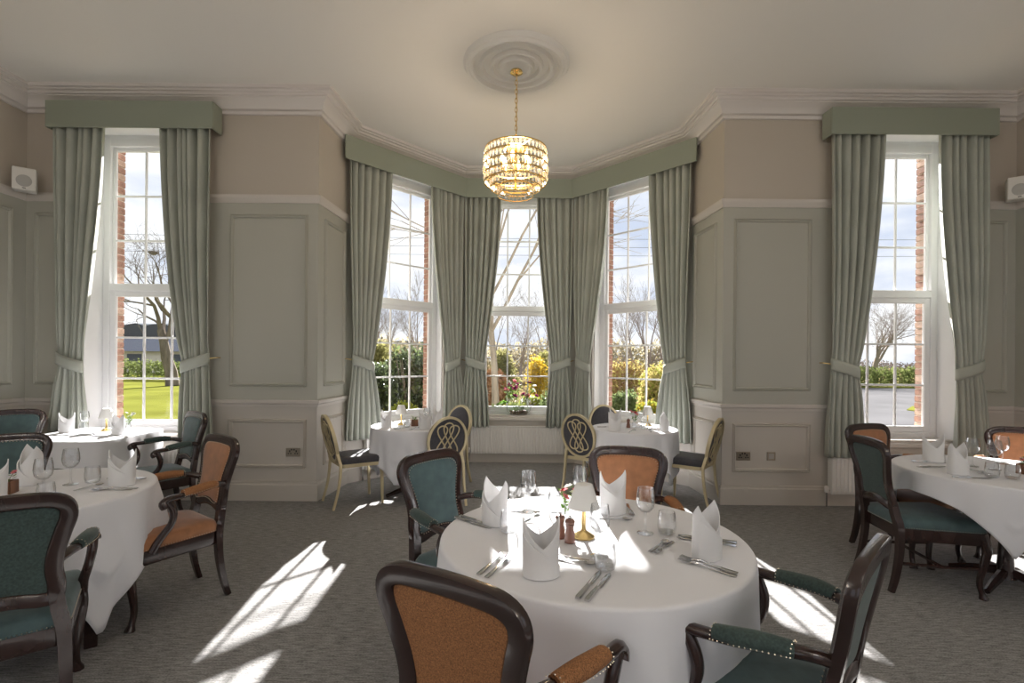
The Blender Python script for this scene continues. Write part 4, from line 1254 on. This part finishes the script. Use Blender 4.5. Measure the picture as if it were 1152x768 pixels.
def planter(label, x, y, seed, flowers):
    root = thing('planter_box', label, 'planter', (x, y, ZT), 0.3, 'small wooden planter boxes')
    g = G(); w = 0.036
    g.rbox(-w, w, -w, -w + 0.006, 0, 0.065, 0.001); g.rbox(-w, w, w - 0.006, w, 0, 0.065, 0.001); g.rbox(-w, -w + 0.006, -w, w, 0, 0.065, 0.001); g.rbox(w - 0.006, w, -w, w, 0, 0.065, 0.001); g.box(-w, w, -w, w, 0.0, 0.004)
    g.build('box', 'planter_wood', root, smooth=False)
    g = G(); g.box(-w + 0.006, w - 0.006, -w + 0.006, w - 0.006, 0.004, 0.055); g.build('soil', 'soil', root, smooth=False)
    bouquet(root, 0.055, flowers, 0.04, 0.06, seed, 0.016, 0.03, 6)

# ---- central table
napkin('tall folded napkin nearest the camera on the central table', 0.02, 1.67, R(8), 1.03)
napkin('folded napkin in front of the teal chair at the far left of the central table', -0.15, 2.19, R(-45), 1.04)
napkin('folded napkin in front of the far orange chair on the central table', 0.40, 2.36, R(12), 1.05)
napkin('folded napkin before the near right teal chair on the central table', 0.64, 1.84, R(42), 1.04)
lamp('small lamp with white cone shade and brass stem on the central table', 0.215, 2.03)
mill('dark wooden mill on the central table, the left one of the pair', 0.118, 2.02)
mill('dark wooden mill on the central table, the one nearer the lamp', 0.152, 1.97)
bud_vase('glass bud vase with pink flowers behind the mills on the central table', 0.15, 2.13, 3)
wine('wine glass beside the lamp, near side of the central table', 0.245, 1.83)
wine('wine glass beside the napkin at the far left of the central table', 0.0, 2.37)
wine('wine glass between the far and right-hand napkins on the central table', 0.48, 2.08)
wine('wine glass behind the lamp on the central table', 0.26, 2.47)
tumbler('tumbler beside the far left napkin on the central table', -0.09, 2.08)
tumbler('tumbler between the near napkin and the knives on the central table', 0.245, 1.72)
tumbler('tumbler next to the right-hand napkin on the central table', 0.57, 2.08)
tumbler('tumbler behind the flowers on the central table', 0.13, 2.36)
cutlery('fork', 'outer fork left of the near napkin on the central table', (-0.19, 1.665), (-0.10, 1.85))
cutlery('fork', 'inner fork left of the near napkin on the central table', (-0.162, 1.64), (-0.075, 1.83))
cutlery('knife', 'inner knife right of the near napkin on the central table', (0.12, 1.50), (0.21, 1.67))
cutlery('knife', 'outer knife right of the near napkin on the central table', (0.145, 1.485), (0.235, 1.645))
cutlery('spoon', 'dessert spoon beside the near napkin on the central table', (0.08, 1.80), (0.20, 1.755), s=0.85)
cutlery('fork', 'dessert fork behind the near napkin on the central table', (0.20, 1.785), (0.09, 1.825), s=0.85)
cutlery('knife', 'outer knife by the far left napkin at the rim of the central table', (-0.335, 2.265), (-0.17, 2.125))
cutlery('knife', 'inner knife by the far left napkin on the central table', (-0.315, 2.285), (-0.155, 2.15))
cutlery('fork', 'fork behind the far left napkin on the central table', (-0.20, 2.46), (-0.03, 2.36))
cutlery('spoon', 'dessert spoon between the far left napkin and the flowers', (-0.02, 2.22), (0.04, 2.33), s=0.85)
cutlery('spoon', 'dessert spoon in front of the far napkin on the central table', (0.32, 2.27), (0.47, 2.25), s=0.85)
cutlery('fork', 'fork right of the far napkin on the central table', (0.50, 2.50), (0.48, 2.30))
cutlery('knife', 'knife left of the far napkin on the central table', (0.30, 2.58), (0.30, 2.38))
cutlery('fork', 'outer fork in front of the right-hand napkin on the central table', (0.675, 1.665), (0.51, 1.82))
cutlery('fork', 'inner fork in front of the right-hand napkin on the central table', (0.69, 1.69), (0.53, 1.84))
cutlery('knife', 'outer knife behind the right-hand napkin on the central table', (0.815, 1.975), (0.62, 2.055))
cutlery('knife', 'inner knife behind the right-hand napkin on the central table', (0.80, 1.945), (0.61, 2.025))
cutlery('spoon', 'dessert spoon left of the right-hand napkin on the central table', (0.44, 1.875), (0.555, 2.0), s=0.9)
cutlery('fork', 'dessert fork left of the right-hand napkin on the central table', (0.565, 1.985), (0.46, 1.86), s=0.85)
# ---- left round table
napkin('folded napkin at the right rim of the left round table', -2.26, 2.79, R(20), 1.05)
napkin('folded napkin behind the planter on the left round table', -2.78, 2.80, R(-30), 1.15)
napkin('folded napkin at the left frame edge on the left round table', -2.62, 2.42, R(40), 1.1)
planter('wooden planter box with green sprigs on the left round table', -2.72, 2.60, 12, ['petal_white', 'petal_white', 'petal_pink'])
wine('wine glass nearest the camera on the left round table', -2.45, 2.52, 1.05)
wine('wine glass in the middle of the left round table', -2.55, 2.79, 1.05)
tumbler('tumbler beside the middle wine glass on the left round table', -2.47, 2.84)
tumbler('tumbler at the near rim of the left round table', -2.38, 2.46)
cutlery('spoon', 'spoon next to the tumbler on the left round table', (-2.42, 2.66), (-2.38, 2.78), s=0.85)
cutlery('knife', 'knife behind the right napkin on the left round table', (-2.24, 2.94), (-2.42, 2.93))
cutlery('fork', 'outer fork by the right napkin of the left round table', (-2.12, 2.72), (-2.30, 2.70))
cutlery('fork', 'inner fork by the right napkin of the left round table', (-2.13, 2.69), (-2.31, 2.67))
# ---- window table
napkin('folded napkin on the left of the table by the lawn window', -4.30, 4.72, R(25), 0.98)
napkin('folded napkin on the right of the table by the lawn window', -3.73, 4.62, R(-20), 0.98)
lamp('small white shaded lamp on the table by the lawn window', -4.02, 4.84)
wine('wine glass beside the left napkin on the lawn window table', -4.20, 4.80)
bud_vase('vase of white flowers on the table by the lawn window', -3.80, 4.83, 8, ('petal_white', 'petal_white', 'petal_white', 'petal_white'))
tumbler('tumbler beside the left napkin on the lawn window table', -4.12, 4.70)
cutlery('knife', 'knife at the front of the lawn window table', (-4.30, 4.42), (-4.16, 4.50))
cutlery('fork', 'fork at the front of the lawn window table', (-3.98, 4.40), (-3.84, 4.50))
cutlery('spoon', 'spoon in the middle of the lawn window table', (-4.05, 4.55), (-3.90, 4.56))
# ---- left bay table
napkin('folded napkin at the left of the left bay table', -1.40, 5.24, R(-25), 0.98)
napkin('folded napkin at the right of the left bay table', -0.97, 5.13, R(15), 1.05)
napkin('folded napkin on the far side of the left bay table', -0.92, 5.62, R(-30), 0.98)
lamp('small white shaded lamp on the left bay table', -1.29, 5.45)
planter('wooden planter box on the left bay table', -1.13, 5.38, 22, ['petal_white', 'petal_white'])
tumbler('tumbler in the middle of the left bay table', -1.19, 5.26)
wine('wine glass on the left bay table', -1.02, 5.52)
cutlery('knife', 'knife at the near rim of the left bay table', (-1.28, 5.08), (-1.20, 5.22))
cutlery('fork', 'fork at the near rim of the left bay table', (-1.12, 5.06), (-1.06, 5.22))
# ---- right bay table
napkin('folded napkin at the left of the right bay table', 0.98, 5.15, R(10), 1.02)
napkin('folded napkin on the far left of the right bay table', 1.08, 5.58, R(-10), 1.05)
napkin('folded napkin at the right of the right bay table', 1.50, 5.17, R(75), 1.02)
lamp('small white shaded lamp on the right bay table', 1.44, 5.57)
mill('dark wooden mill on the right bay table', 1.18, 5.38)
bud_vase('vase of pink flowers on the right bay table', 1.25, 5.40, 17)
wine('wine glass on the right bay table', 1.33, 5.44)
tumbler('tumbler on the right bay table', 1.32, 5.25)
cutlery('knife', 'knife at the left rim of the right bay table', (0.85, 5.40), (1.02, 5.42))
cutlery('fork', 'fork at the near rim of the right bay table', (1.10, 5.02), (1.20, 5.18))
cutlery('spoon', 'spoon at the near rim of the right bay table', (1.33, 5.03), (1.36, 5.18))
# ---- right table
napkin('folded napkin in front on the right-hand table', 2.84, 3.26, R(20), 1.08)
napkin('folded napkin behind the front one on the right-hand table', 3.02, 3.66, R(-15), 1.1)
wine('wine glass between the napkins and tumblers on the right-hand table', 3.16, 3.50, 1.05)
wine('wine glass behind the planter on the right-hand table', 3.47, 3.60, 1.05)
tumbler('left one of two tumblers side by side on the right-hand table', 2.98, 3.17)
tumbler('right one of two tumblers side by side on the right-hand table', 3.07, 3.13)
wine('wine glass next to the planter on the right-hand table', 3.22, 3.40, 1.05)
planter('wooden planter box with red and white flowers on the right-hand table', 3.30, 3.27, 33, ['petal_red', 'petal_red', 'petal_white', 'petal_white', 'petal_pink'])
cutlery('knife', 'outer knife on the far left rim of the right-hand table', (2.86, 3.66), (3.04, 3.62))
cutlery('knife', 'knife left of the front napkin on the right-hand table', (2.74, 3.46), (2.92, 3.48))
cutlery('knife', 'knife in front of the front napkin on the right-hand table', (2.72, 3.16), (2.92, 3.13))
cutlery('fork', 'outer fork by the tumblers on the right-hand table', (3.02, 3.43), (3.01, 3.24))
cutlery('fork', 'inner fork by the tumblers on the right-hand table', (3.05, 3.44), (3.04, 3.25))

# ================================================================ sill flowers
sv = thing('flower_bowl', 'round glass bowl of purple flowers on the bay window sill', 'vase', (0.02, 7.265, 0.685)); sv.scale = (1.3, 1.0, 1.2)
g = G(); g.lathe([(0, 0), (0.09, 0), (0.135, 0.04), (0.15, 0.10), (0.135, 0.16), (0.12, 0.19), (0.116, 0.19), (0.131, 0.16), (0.146, 0.10), (0.131, 0.044), (0.088, 0.006), (0, 0.006)], 32)
sv_b = g.build('glass_bowl', 'table_glass', sv, angle=60)
sv_b.scale = (0.95, 0.55, 1.0)
g = G()
rr = random.Random(5)
for k in range(90):
    a = rr.uniform(0, 2 * PI); q = math.sqrt(rr.random()) * 0.095
    g.ball((q * math.cos(a), q * math.sin(a) * 0.55, 0.014 + rr.uniform(0, 0.035)), 0.012, 6, 4)
o = g.build('pebbles', 'pebble', sv); o['kind'] = 'stuff'
st = G(); lf = G()
for k in range(22):
    x = rr.uniform(-0.2, 0.2); y = rr.uniform(-0.06, 0.05); z = 0.22 + rr.uniform(0, 0.30) * (1 - abs(x) * 2.0); b0 = (x * 0.2, y * 0.3, 0.04)
    st.tube([b0, (x * 0.45, y * 0.5, 0.17), (x, y, z)], 0.003, 4)
    sprig(lf, (x * 0.45, y * 0.5, 0.17), (x, y, z), 4, 0.05, rr)
    if k < 15:
        o = obj('bloom', flower_mesh(('petal_purple', 'petal_purple', 'petal_pink', 'petal_white', 'petal_purple')[k % 5], rr.uniform(0.03, 0.045), 300 + k), sv, (x, y, z)); o.rotation_euler = (rr.uniform(0.2, 1.2), rr.uniform(-0.5, 0.5), rr.uniform(0, 6))
for k in range(8): sprig(lf, (-0.10, -0.02, 0.16), (-0.22 - 0.01 * k, -0.04, 0.13 - 0.005 * k), 5, 0.06, rr)
st.build('stems', 'stem_green', sv); o = lf.build('foliage', 'leaf_green', sv, smooth=False); o['kind'] = 'stuff'

# ================================================================ wall speakers and sockets
def speaker(label, loc, rz):
    root = thing('wall_speaker', label, 'speaker', loc, rz, 'white wall speakers'); root.scale = (0.9, 0.9, 0.9)
    g = G(); g.rbox(-0.10, 0.10, -0.075, 0.075, 0, 0.25, 0.015, None, 3); g.build('cabinet', 'speaker_white', root)
    g = G(); g.lathe([(0, 0), (0.062, 0), (0.066, 0.004), (0.05, 0.008), (0, 0.002)], 24, T=lambda p: V(p.x, -0.075 - p.z, p.y + 0.10)); g.build('cone', 'speaker_grille', root)
    g = G(); g.rbox(-0.03, 0.03, 0.07, 0.125, 0.08, 0.17, 0.004); g.build('bracket', 'speaker_white', root)
    g = G(); g.rbox(-0.015, 0.015, -0.078, -0.074, 0.018, 0.026, 0.001); g.build('badge', 'socket_black', root, smooth=False)
speaker('white speaker high in the left corner of the room', (-4.99, 5.0, 3.13), R(38))
speaker('white speaker high in the right corner of the room', (4.99, 5.0, 3.13), R(-38))
def socket(label, x, w, double):
    root = thing('wall_socket', label, 'socket', (x, YF - 0.002, 0.505), 0, 'metal wall sockets')
    g = G(); g.rbox(-w / 2, w / 2, -0.008, 0, -0.045, 0.045, 0.003); g.build('plate', 'socket_metal', root, smooth=False)
    if double:
        for s in (-1, 1):
            g = G()
            for (dx, dz, a, b) in ((0, 0.010, 0.006, 0.010), (-0.012, -0.014, 0.007, 0.005), (0.012, -0.014, 0.007, 0.005)):
                g.box(s * 0.034 + dx - a, s * 0.034 + dx + a, -0.0095, -0.0075, dz - b, dz + b)
            g.build('pin_holes', 'socket_black', root, smooth=False)
            g = G(); g.rbox(s * 0.013 - 0.006, s * 0.013 + 0.006, -0.012, -0.008, 0.018, 0.036, 0.001); g.build('switch', 'socket_black', root, smooth=False)
    else:
        g = G(); g.rbox(-0.026, 0.026, -0.011, -0.008, -0.026, 0.026, 0.002); g.build('insert', 'speaker_grille', root, smooth=False)
socket('double metal socket low on the left pier', -2.35, 0.148, True)
socket('double metal socket low on the right pier', 2.33, 0.148, True)
socket('single metal outlet plate beside the double socket on the right pier', 2.62, 0.09, False)

# ================================================================ the garden outside
GZ = -0.30
def ground(name, pts, z, m):
    g = G(); n = len(pts)
    g.add([(x, y, z) for x, y in pts] + [(x, y, z - 0.1) for x, y in pts], [tuple(range(n)), tuple(range(n, 2 * n))[::-1]] + [(i, (i + 1) % n, n + (i + 1) % n, n + i) for i in range(n)])
    return struct(name, g, m, smooth=False)
ground('garden_ground', [(-160, -30), (160, -30), (160, 220), (-160, 220)], GZ - 0.02, 'soil')
ground('lawn', [(-120, 5.8), (-7.5, 5.8), (-6.5, 20), (-9, 36), (-12, 50), (-120, 50)], GZ, 'lawn')
ground('garden_lawn', [(-5.5, 15.5), (7.5, 15.5), (7.5, 21), (-5.5, 21)], GZ, 'lawn')
ground('driveway', [(4.5, 5.8), (60, 5.8), (90, 36), (9, 36)], GZ, 'asphalt')
ground('verge', [(9, 36), (90, 36), (100, 44), (9, 44)], GZ + 0.02, 'lawn')
ground('grass_corner', [(14.6, 15.5), (26, 15.5), (26, 19.5), (16.5, 20.6), (15.0, 19.0)], GZ + 0.03, 'lawn')

def leaf_cloud(name, parent, blobs, n, size, m, zmin=GZ, sharp=1.0):
    """thousands of small leaves filling ellipsoids: one mesh of real leaf quads"""
    C = np.array([b[:3] for b in blobs], float); Rr = np.array([b[3:6] for b in blobs], float)
    vol = Rr.prod(1) ** 0.7; pick = rng.choice(len(blobs), n, p=vol / vol.sum())
    d = rng.normal(size=(n, 3)); d /= np.linalg.norm(d, axis=1)[:, None]
    rad = rng.uniform(0.25, 1.0, (n, 1)) ** 0.5
    p = C[pick] + d * rad * Rr[pick] * rng.uniform(0.85, 1.08, (n, 1))
    p[:, 2] = np.maximum(p[:, 2], zmin + 0.02)
    a = rng.normal(size=(n, 3)); a /= np.linalg.norm(a, axis=1)[:, None]
    b = np.cross(a, rng.normal(size=(n, 3))); b /= np.linalg.norm(b, axis=1)[:, None]
    s = size * rng.uniform(0.6, 1.3, (n, 1))
    v = np.stack([p - a * s, p + b * s * 0.45, p + a * s, p - b * s * 0.45], 1).reshape(-1, 3)
    f = np.arange(4 * n).reshape(n, 4)
    me = bpy.data.meshes.new(name); me.from_pydata(v.tolist(), [], f.tolist()); me.materials.append(MATS[m]); me.update()
    o = obj(name, me, parent); o['kind'] = 'stuff'
    return o
def bush(name, label, cat, x, y, h, w, n, size, m, seed, group=None, stem='bark', m2=None, n2=0):
    rr = random.Random(seed)
    root = thing(name, label, cat, (x, y, GZ), 0, group)
    blobs = []
    for k in range(7):
        a = rr.uniform(0, 2 * PI); q = rr.uniform(0, 0.55) * w
        hz = rr.uniform(0.3, 0.75) * h; blobs.append((q * math.cos(a), q * math.sin(a), hz, w * rr.uniform(0.35, 0.55), w * rr.uniform(0.35, 0.55), min(hz, h - hz) * rr.uniform(0.85, 1.05)))
    leaf_cloud('foliage', root, blobs, n, size, m, 0)
    if m2: leaf_cloud('blossom', root, blobs, n2, size, m2, 0)
    g = G()
    for k in range(7):
        a = rr.uniform(0, 2 * PI); q = rr.uniform(0.2, 0.6) * w
        g.tube([(0.05 * math.cos(a), 0.05 * math.sin(a), 0), (q * 0.5 * math.cos(a), q * 0.5 * math.sin(a), h * 0.4), (q * math.cos(a), q * math.sin(a), h * 0.8)], [0.025, 0.018, 0.008], 5)
    g.build('stems', stem, root)
    return root

def tree_mesh(seed, h, r0, levels=5, spread=0.55, up=0.25, kids=(3, 4), trunk=0.33, gnarl=0.12, lean=0.02):
    rr = random.Random(seed); tr = G(); br = G()
    def grow(p, d, L, r, lev):
        n = 4 if lev < 2 else 3; path = [p.copy()]; rs = [r]; q = p.copy(); dd = d.copy()
        for i in range(n):
            dd = (dd + V(rr.gauss(0, gnarl), rr.gauss(0, gnarl), rr.gauss(0, gnarl) + up * 0.10)).normalized()
            q = q + dd * (L / n); path.append(q.copy()); rs.append(r * (1 - 0.5 * (i + 1) / n))
        (tr if lev == 0 else br).tube(path, rs, 7 if lev == 0 else (5 if lev < 3 else 3), cap=False)
        if lev >= levels: return
        k = rr.randint(*kids)
        for j in range(k):
            f = rr.uniform(0.45, 1.0) if j < k - 1 else 1.0
            idx = min(n, max(1, int(round(f * n)))); base = path[idx]
            az = rr.uniform(0, 2 * PI); sp = spread * rr.uniform(0.5, 1.35) if j < k - 1 else spread * 0.35
            side = dd.orthogonal().normalized(); side.rotate(Matrix.Rotation(az, 3, dd))
            nd = (dd * math.cos(sp) + side * math.sin(sp) + V(0, 0, up * 0.3)).normalized()
            grow(base, nd, L * rr.uniform(0.55, 0.85) * (1.25 if lev == 0 else 1), max(rs[idx] * 0.66, 0.006), lev + 1)
    grow(V(0, 0, 0), V(lean, 0, 1).normalized(), h * trunk, r0, 0)
    return tr, br
TREES = {}
def tree(name, label, x, y, key, h, r0, m, rz=0.0, scale=1.0, group='bare trees outside', **kw):
    root = thing(name, label, 'tree', (x, y, GZ), rz, group); root.scale = (scale,) * 3
    if key not in TREES:
        a, b = tree_mesh(key if isinstance(key, int) else hash(key) % 1000, h, r0, **kw); TREES[key] = (a.mesh('trunk', m), b.mesh('branches', m))
    obj('trunk', TREES[key][0], root); obj('branches', TREES[key][1], root)
    return root
# lawn side
tree('bare_tree', 'large spreading bare tree on the lawn with sprawling branches', -21.2, 31, 11, 15, 0.40, 'bark', levels=5, spread=0.75, up=0.12, kids=(3, 5), trunk=0.24, gnarl=0.16)
nest = G(); nest.ball((0, 0, 0), 0.2, 9, 6, 0.7)
for k in range(60):
    a = random.uniform(0, 2 * PI); nest.tube([(0.19 * math.cos(a), 0.19 * math.sin(a), random.uniform(-0.1, 0.1)), (0.27 * math.cos(a + 0.5), 0.27 * math.sin(a + 0.5), random.uniform(-0.14, 0.14))], 0.01, 3)
o = nest.build('bird_nest', 'bark', None, smooth=False); o.location = (-21.75, 30, 7.75); tag(o, 'dark bird nest high in the bare tree on the lawn', 'nest')
def hedge(label, x0, x1, y, h, dep, n, m, group=None):
    root = thing('hedge', label, 'hedge', ((x0 + x1) / 2, y, GZ), 0, group)
    w = (x1 - x0) / 2; k = max(3, int((x1 - x0) / 1.2)); blobs = []
    for i in range(k):
        x = -w + 2 * w * (i + 0.5) / k; blobs.append((x, 0, h * 0.45, 2 * w / k * 0.9, dep, h * 0.5 * random.uniform(0.92, 1.12)))
    leaf_cloud('foliage', root, blobs, n, 0.10, m, 0)
    g = G()
    for i in range(int(w * 4)):
        x = random.uniform(-w, w); g.tube([(x, random.uniform(-0.2, 0.2), 0), (x + random.uniform(-0.2, 0.2), random.uniform(-0.3, 0.3), h * 0.85)], [0.03, 0.01], 4)
    g.build('inner_twigs', 'bark', root)
hedge('clipped green hedge beyond the lawn', -42, -16, 38.5, 1.75, 0.9, 16000, 'leaf_hedge')
hedge('low green hedge along the far side of the drive', 14, 36, 37.8, 1.65, 0.8, 16000, 'leaf_hedge')
# bungalow beyond the hedge
hs = thing('bungalow', 'white bungalow with slate roof beyond the lawn hedge', 'house', (-40, 58, GZ))
g = G(); g.box(-9, 9, -3, 3, 0, 2.5); g.build('wall', 'house_wall', hs, smooth=False)
g = G(); g.add([(-9.6, -3.6, 2.4), (9.6, -3.6, 2.4), (9.6, 3.6, 2.4), (-9.6, 3.6, 2.4), (-9.0, 0, 4.0), (9.0, 0, 4.0)], [(0, 1, 5, 4), (1, 2, 5), (2, 3, 4, 5), (3, 0, 4), (0, 3, 2, 1)]); g.build('roof', 'slate', hs, smooth=False)
for k in range(4):
    g = G(); x = -7 + 4.4 * k; g.box(x, x + 1.6, -3.05, -2.98, 0.9, 2.1); g.build('window', 'slate', hs, smooth=False)
g = G(); N = 50
top = [3.0 + 3.2 * math.exp(-((i / N - 0.35) / 0.25) ** 2) + 0.3 * math.sin(i * 2.1) for i in range(N + 1)]
vs = []
for dy in (0, 30):
    for i in range(N + 1): vs += [(-110 + 95 * i / N, 105 + dy, GZ - 0.5), (-110 + 95 * i / N, 105 + dy, top[i] * (1.0 if dy == 0 else 1.2) + 2.2)]
M2 = 2 * (N + 1)
fs = []
for i in range(N):
    a = 2 * i; fs += [(a, a + 2, a + 3, a + 1), (M2 + a, M2 + a + 1, M2 + a + 3, M2 + a + 2), (a + 1, a + 3, M2 + a + 3, M2 + a + 1)]
g.add(vs, fs); struct('far_hill', g, 'hill')
# drive side
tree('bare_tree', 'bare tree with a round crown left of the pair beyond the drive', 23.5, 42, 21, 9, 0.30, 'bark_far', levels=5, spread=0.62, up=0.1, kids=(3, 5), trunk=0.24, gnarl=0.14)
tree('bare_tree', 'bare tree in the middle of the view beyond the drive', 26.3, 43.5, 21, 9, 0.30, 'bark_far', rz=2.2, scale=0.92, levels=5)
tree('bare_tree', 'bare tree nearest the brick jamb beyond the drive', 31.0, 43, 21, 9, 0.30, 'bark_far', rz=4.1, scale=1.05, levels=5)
bush('shrub', 'small rounded evergreen shrub at the corner of the drive', 'shrub', 16.6, 19.8, 1.6, 0.75, 2600, 0.07, 'leaf_mid', 3)
# bay garden
tree('bare_tree', 'slim pale-trunked bare tree in front of the middle bay window', -0.50, 12.6, 38, 9.5, 0.11, 'bark_pale', levels=5, spread=0.6, up=0.2, kids=(4, 5), trunk=0.35, gnarl=0.10, lean=0.07)
bush('forsythia', 'bright yellow forsythia bush seen through the middle bay window', 'bush', 0.78, 17.5, 2.0, 0.50, 1800, 0.055, 'leaf_yellow', 5, m2='leaf_pale', n2=500)
bush('ornamental_grass', 'clump of red-brown stems at the left of the middle bay window', 'bush', -0.62, 14.2, 1.55, 0.55, 3500, 0.07, 'stalk_brown', 6, stem='stalk_brown')
bush('shrub', 'olive shrub left of the yellow forsythia', 'shrub', -0.35, 20.0, 2.3, 1.0, 4000, 0.07, 'leaf_olive', 7)
bush('shrub', 'green shrub right of the yellow forsythia', 'shrub', 1.55, 19.0, 2.3, 1.0, 4000, 0.07, 'leaf_olive', 8)
bush('shrub', 'dark green low shrub at the right of the middle bay window', 'shrub', 1.15, 14.0, 0.95, 0.45, 1800, 0.06, 'leaf_mid', 9)
bush('shrub', 'pale flowering low shrub below the forsythia', 'shrub', 0.55, 14.8, 0.75, 0.7, 2200, 0.06, 'leaf_lime', 10, m2='petal_white', n2=700)
bush('shrub', 'pale low plants at the foot of the slim tree', 'shrub', -0.15, 13.6, 0.65, 0.5, 1500, 0.06, 'leaf_lime', 11)
bush('evergreen_bush', 'dark glossy evergreen bush seen through the left bay window', 'bush', -2.55, 12.0, 2.2, 0.85, 6000, 0.065, 'leaf_dark', 12, m2='leaf_mid', n2=2500)
bush('evergreen_bush', 'second dark evergreen bush, farther left outside the left bay window', 'bush', -3.75, 13.5, 1.7, 1.0, 6000, 0.065, 'leaf_dark', 13, m2='leaf_mid', n2=2500)
bush('shrub', 'yellow-green shrub beside the evergreen bush by the left bay window', 'shrub', -2.45, 10.6, 0.9, 0.5, 2600, 0.05, 'leaf_lime', 14)
bush('shrub', 'tall olive shrub behind the evergreens outside the left bay window', 'shrub', -5.0, 18.0, 2.5, 1.3, 5000, 0.07, 'leaf_olive', 15)
bush('shrub', 'pale yellow shrub outside the right bay window', 'shrub', 3.9, 13.6, 1.75, 0.85, 5000, 0.06, 'leaf_pale', 16, m2='leaf_lime', n2=1500)
bush('shrub', 'bright lime shrub low outside the right bay window', 'shrub', 3.3, 11.8, 0.85, 0.5, 2200, 0.05, 'leaf_lime', 17, m2='leaf_yellow', n2=600)
bush('shrub', 'green shrub left of the lime shrub outside the right bay window', 'shrub', 2.75, 12.4, 1.1, 0.55, 2600, 0.06, 'leaf_mid', 18)
bush('shrub', 'brownish tangled shrub farther out beyond the right bay window', 'shrub', 3.7, 17.5, 1.9, 1.1, 4000, 0.06, 'leaf_pale', 19, m2='stalk_brown', n2=2500)
bush('shrub', 'wide straw-coloured shrub at the right of the right bay window', 'shrub', 5.3, 17.0, 1.8, 1.2, 5000, 0.07, 'leaf_pale', 20)
kw = dict(levels=5, spread=0.5, up=0.3, kids=(3, 4), trunk=0.26, gnarl=0.1)
spots = [(-9.6, 33, 'leftmost thin bare tree beyond the left bay window', 0.0, 0.95), (-7.6, 30, 'thin bare tree over the evergreens of the left bay window', 1.3, 0.8), (-6.9, 36, 'thin bare tree near the brick edge of the left bay window', 2.9, 1.0),
         (-1.6, 38, 'thin bare tree behind the slim trunk in the middle bay window', 4.0, 0.95), (0.5, 34, 'thin bare tree in the centre of the middle bay window', 5.1, 0.8), (2.4, 37, 'thin bare tree at the right of the middle bay window', 0.7, 0.9),
         (7.4, 31, 'thin bare tree at the left of the right bay window', 2.2, 0.85), (8.8, 33, 'thin bare tree in the middle of the right bay window', 3.5, 1.0), (10.6, 36, 'thin bare tree beside the curtain of the right bay window', 4.4, 0.95)]
for (x, y, lab, rz, s) in spots:
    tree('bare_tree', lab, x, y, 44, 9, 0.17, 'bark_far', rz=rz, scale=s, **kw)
def woodland(label, x0, x1, y, h, n, m):
    blobs = [(x, y + random.uniform(-2, 2), h * 0.4, 2.2, 1.5, h * 0.5 * random.uniform(0.7, 1.2)) for x in np.arange(x0, x1, 1.8)]
    o = leaf_cloud('undergrowth', None, [(b[0], b[1], b[2] + GZ, *b[3:]) for b in blobs], n, 0.17, m)
    tag(o, label, 'undergrowth', kind='stuff')
woodland('brown and olive twiggy undergrowth far behind the bay garden', -22, 22, 42, 4.2, 26000, 'wood_far')
woodland('pale brush line on the horizon beyond the drive', 26, 62, 75, 2.6, 9000, 'bark_far')
# overhead wires
for i, (za, zb_, lab) in enumerate(((9.2, 9.4, 'upper overhead wire crossing the sky'), (8.7, 8.9, 'middle overhead wire crossing the sky'), (8.2, 8.4, 'lower overhead wire crossing the sky'))):
    g = G(); g.tube([(-60 + 120 * k / 12, 30, za + (zb_ - za) * k / 12 - 0.5 * math.sin(PI * k / 12)) for k in range(13)], 0.012, 4)
    tag(g.build('overhead_wire', 'cable_dark'), lab, 'wire', 'overhead wires')
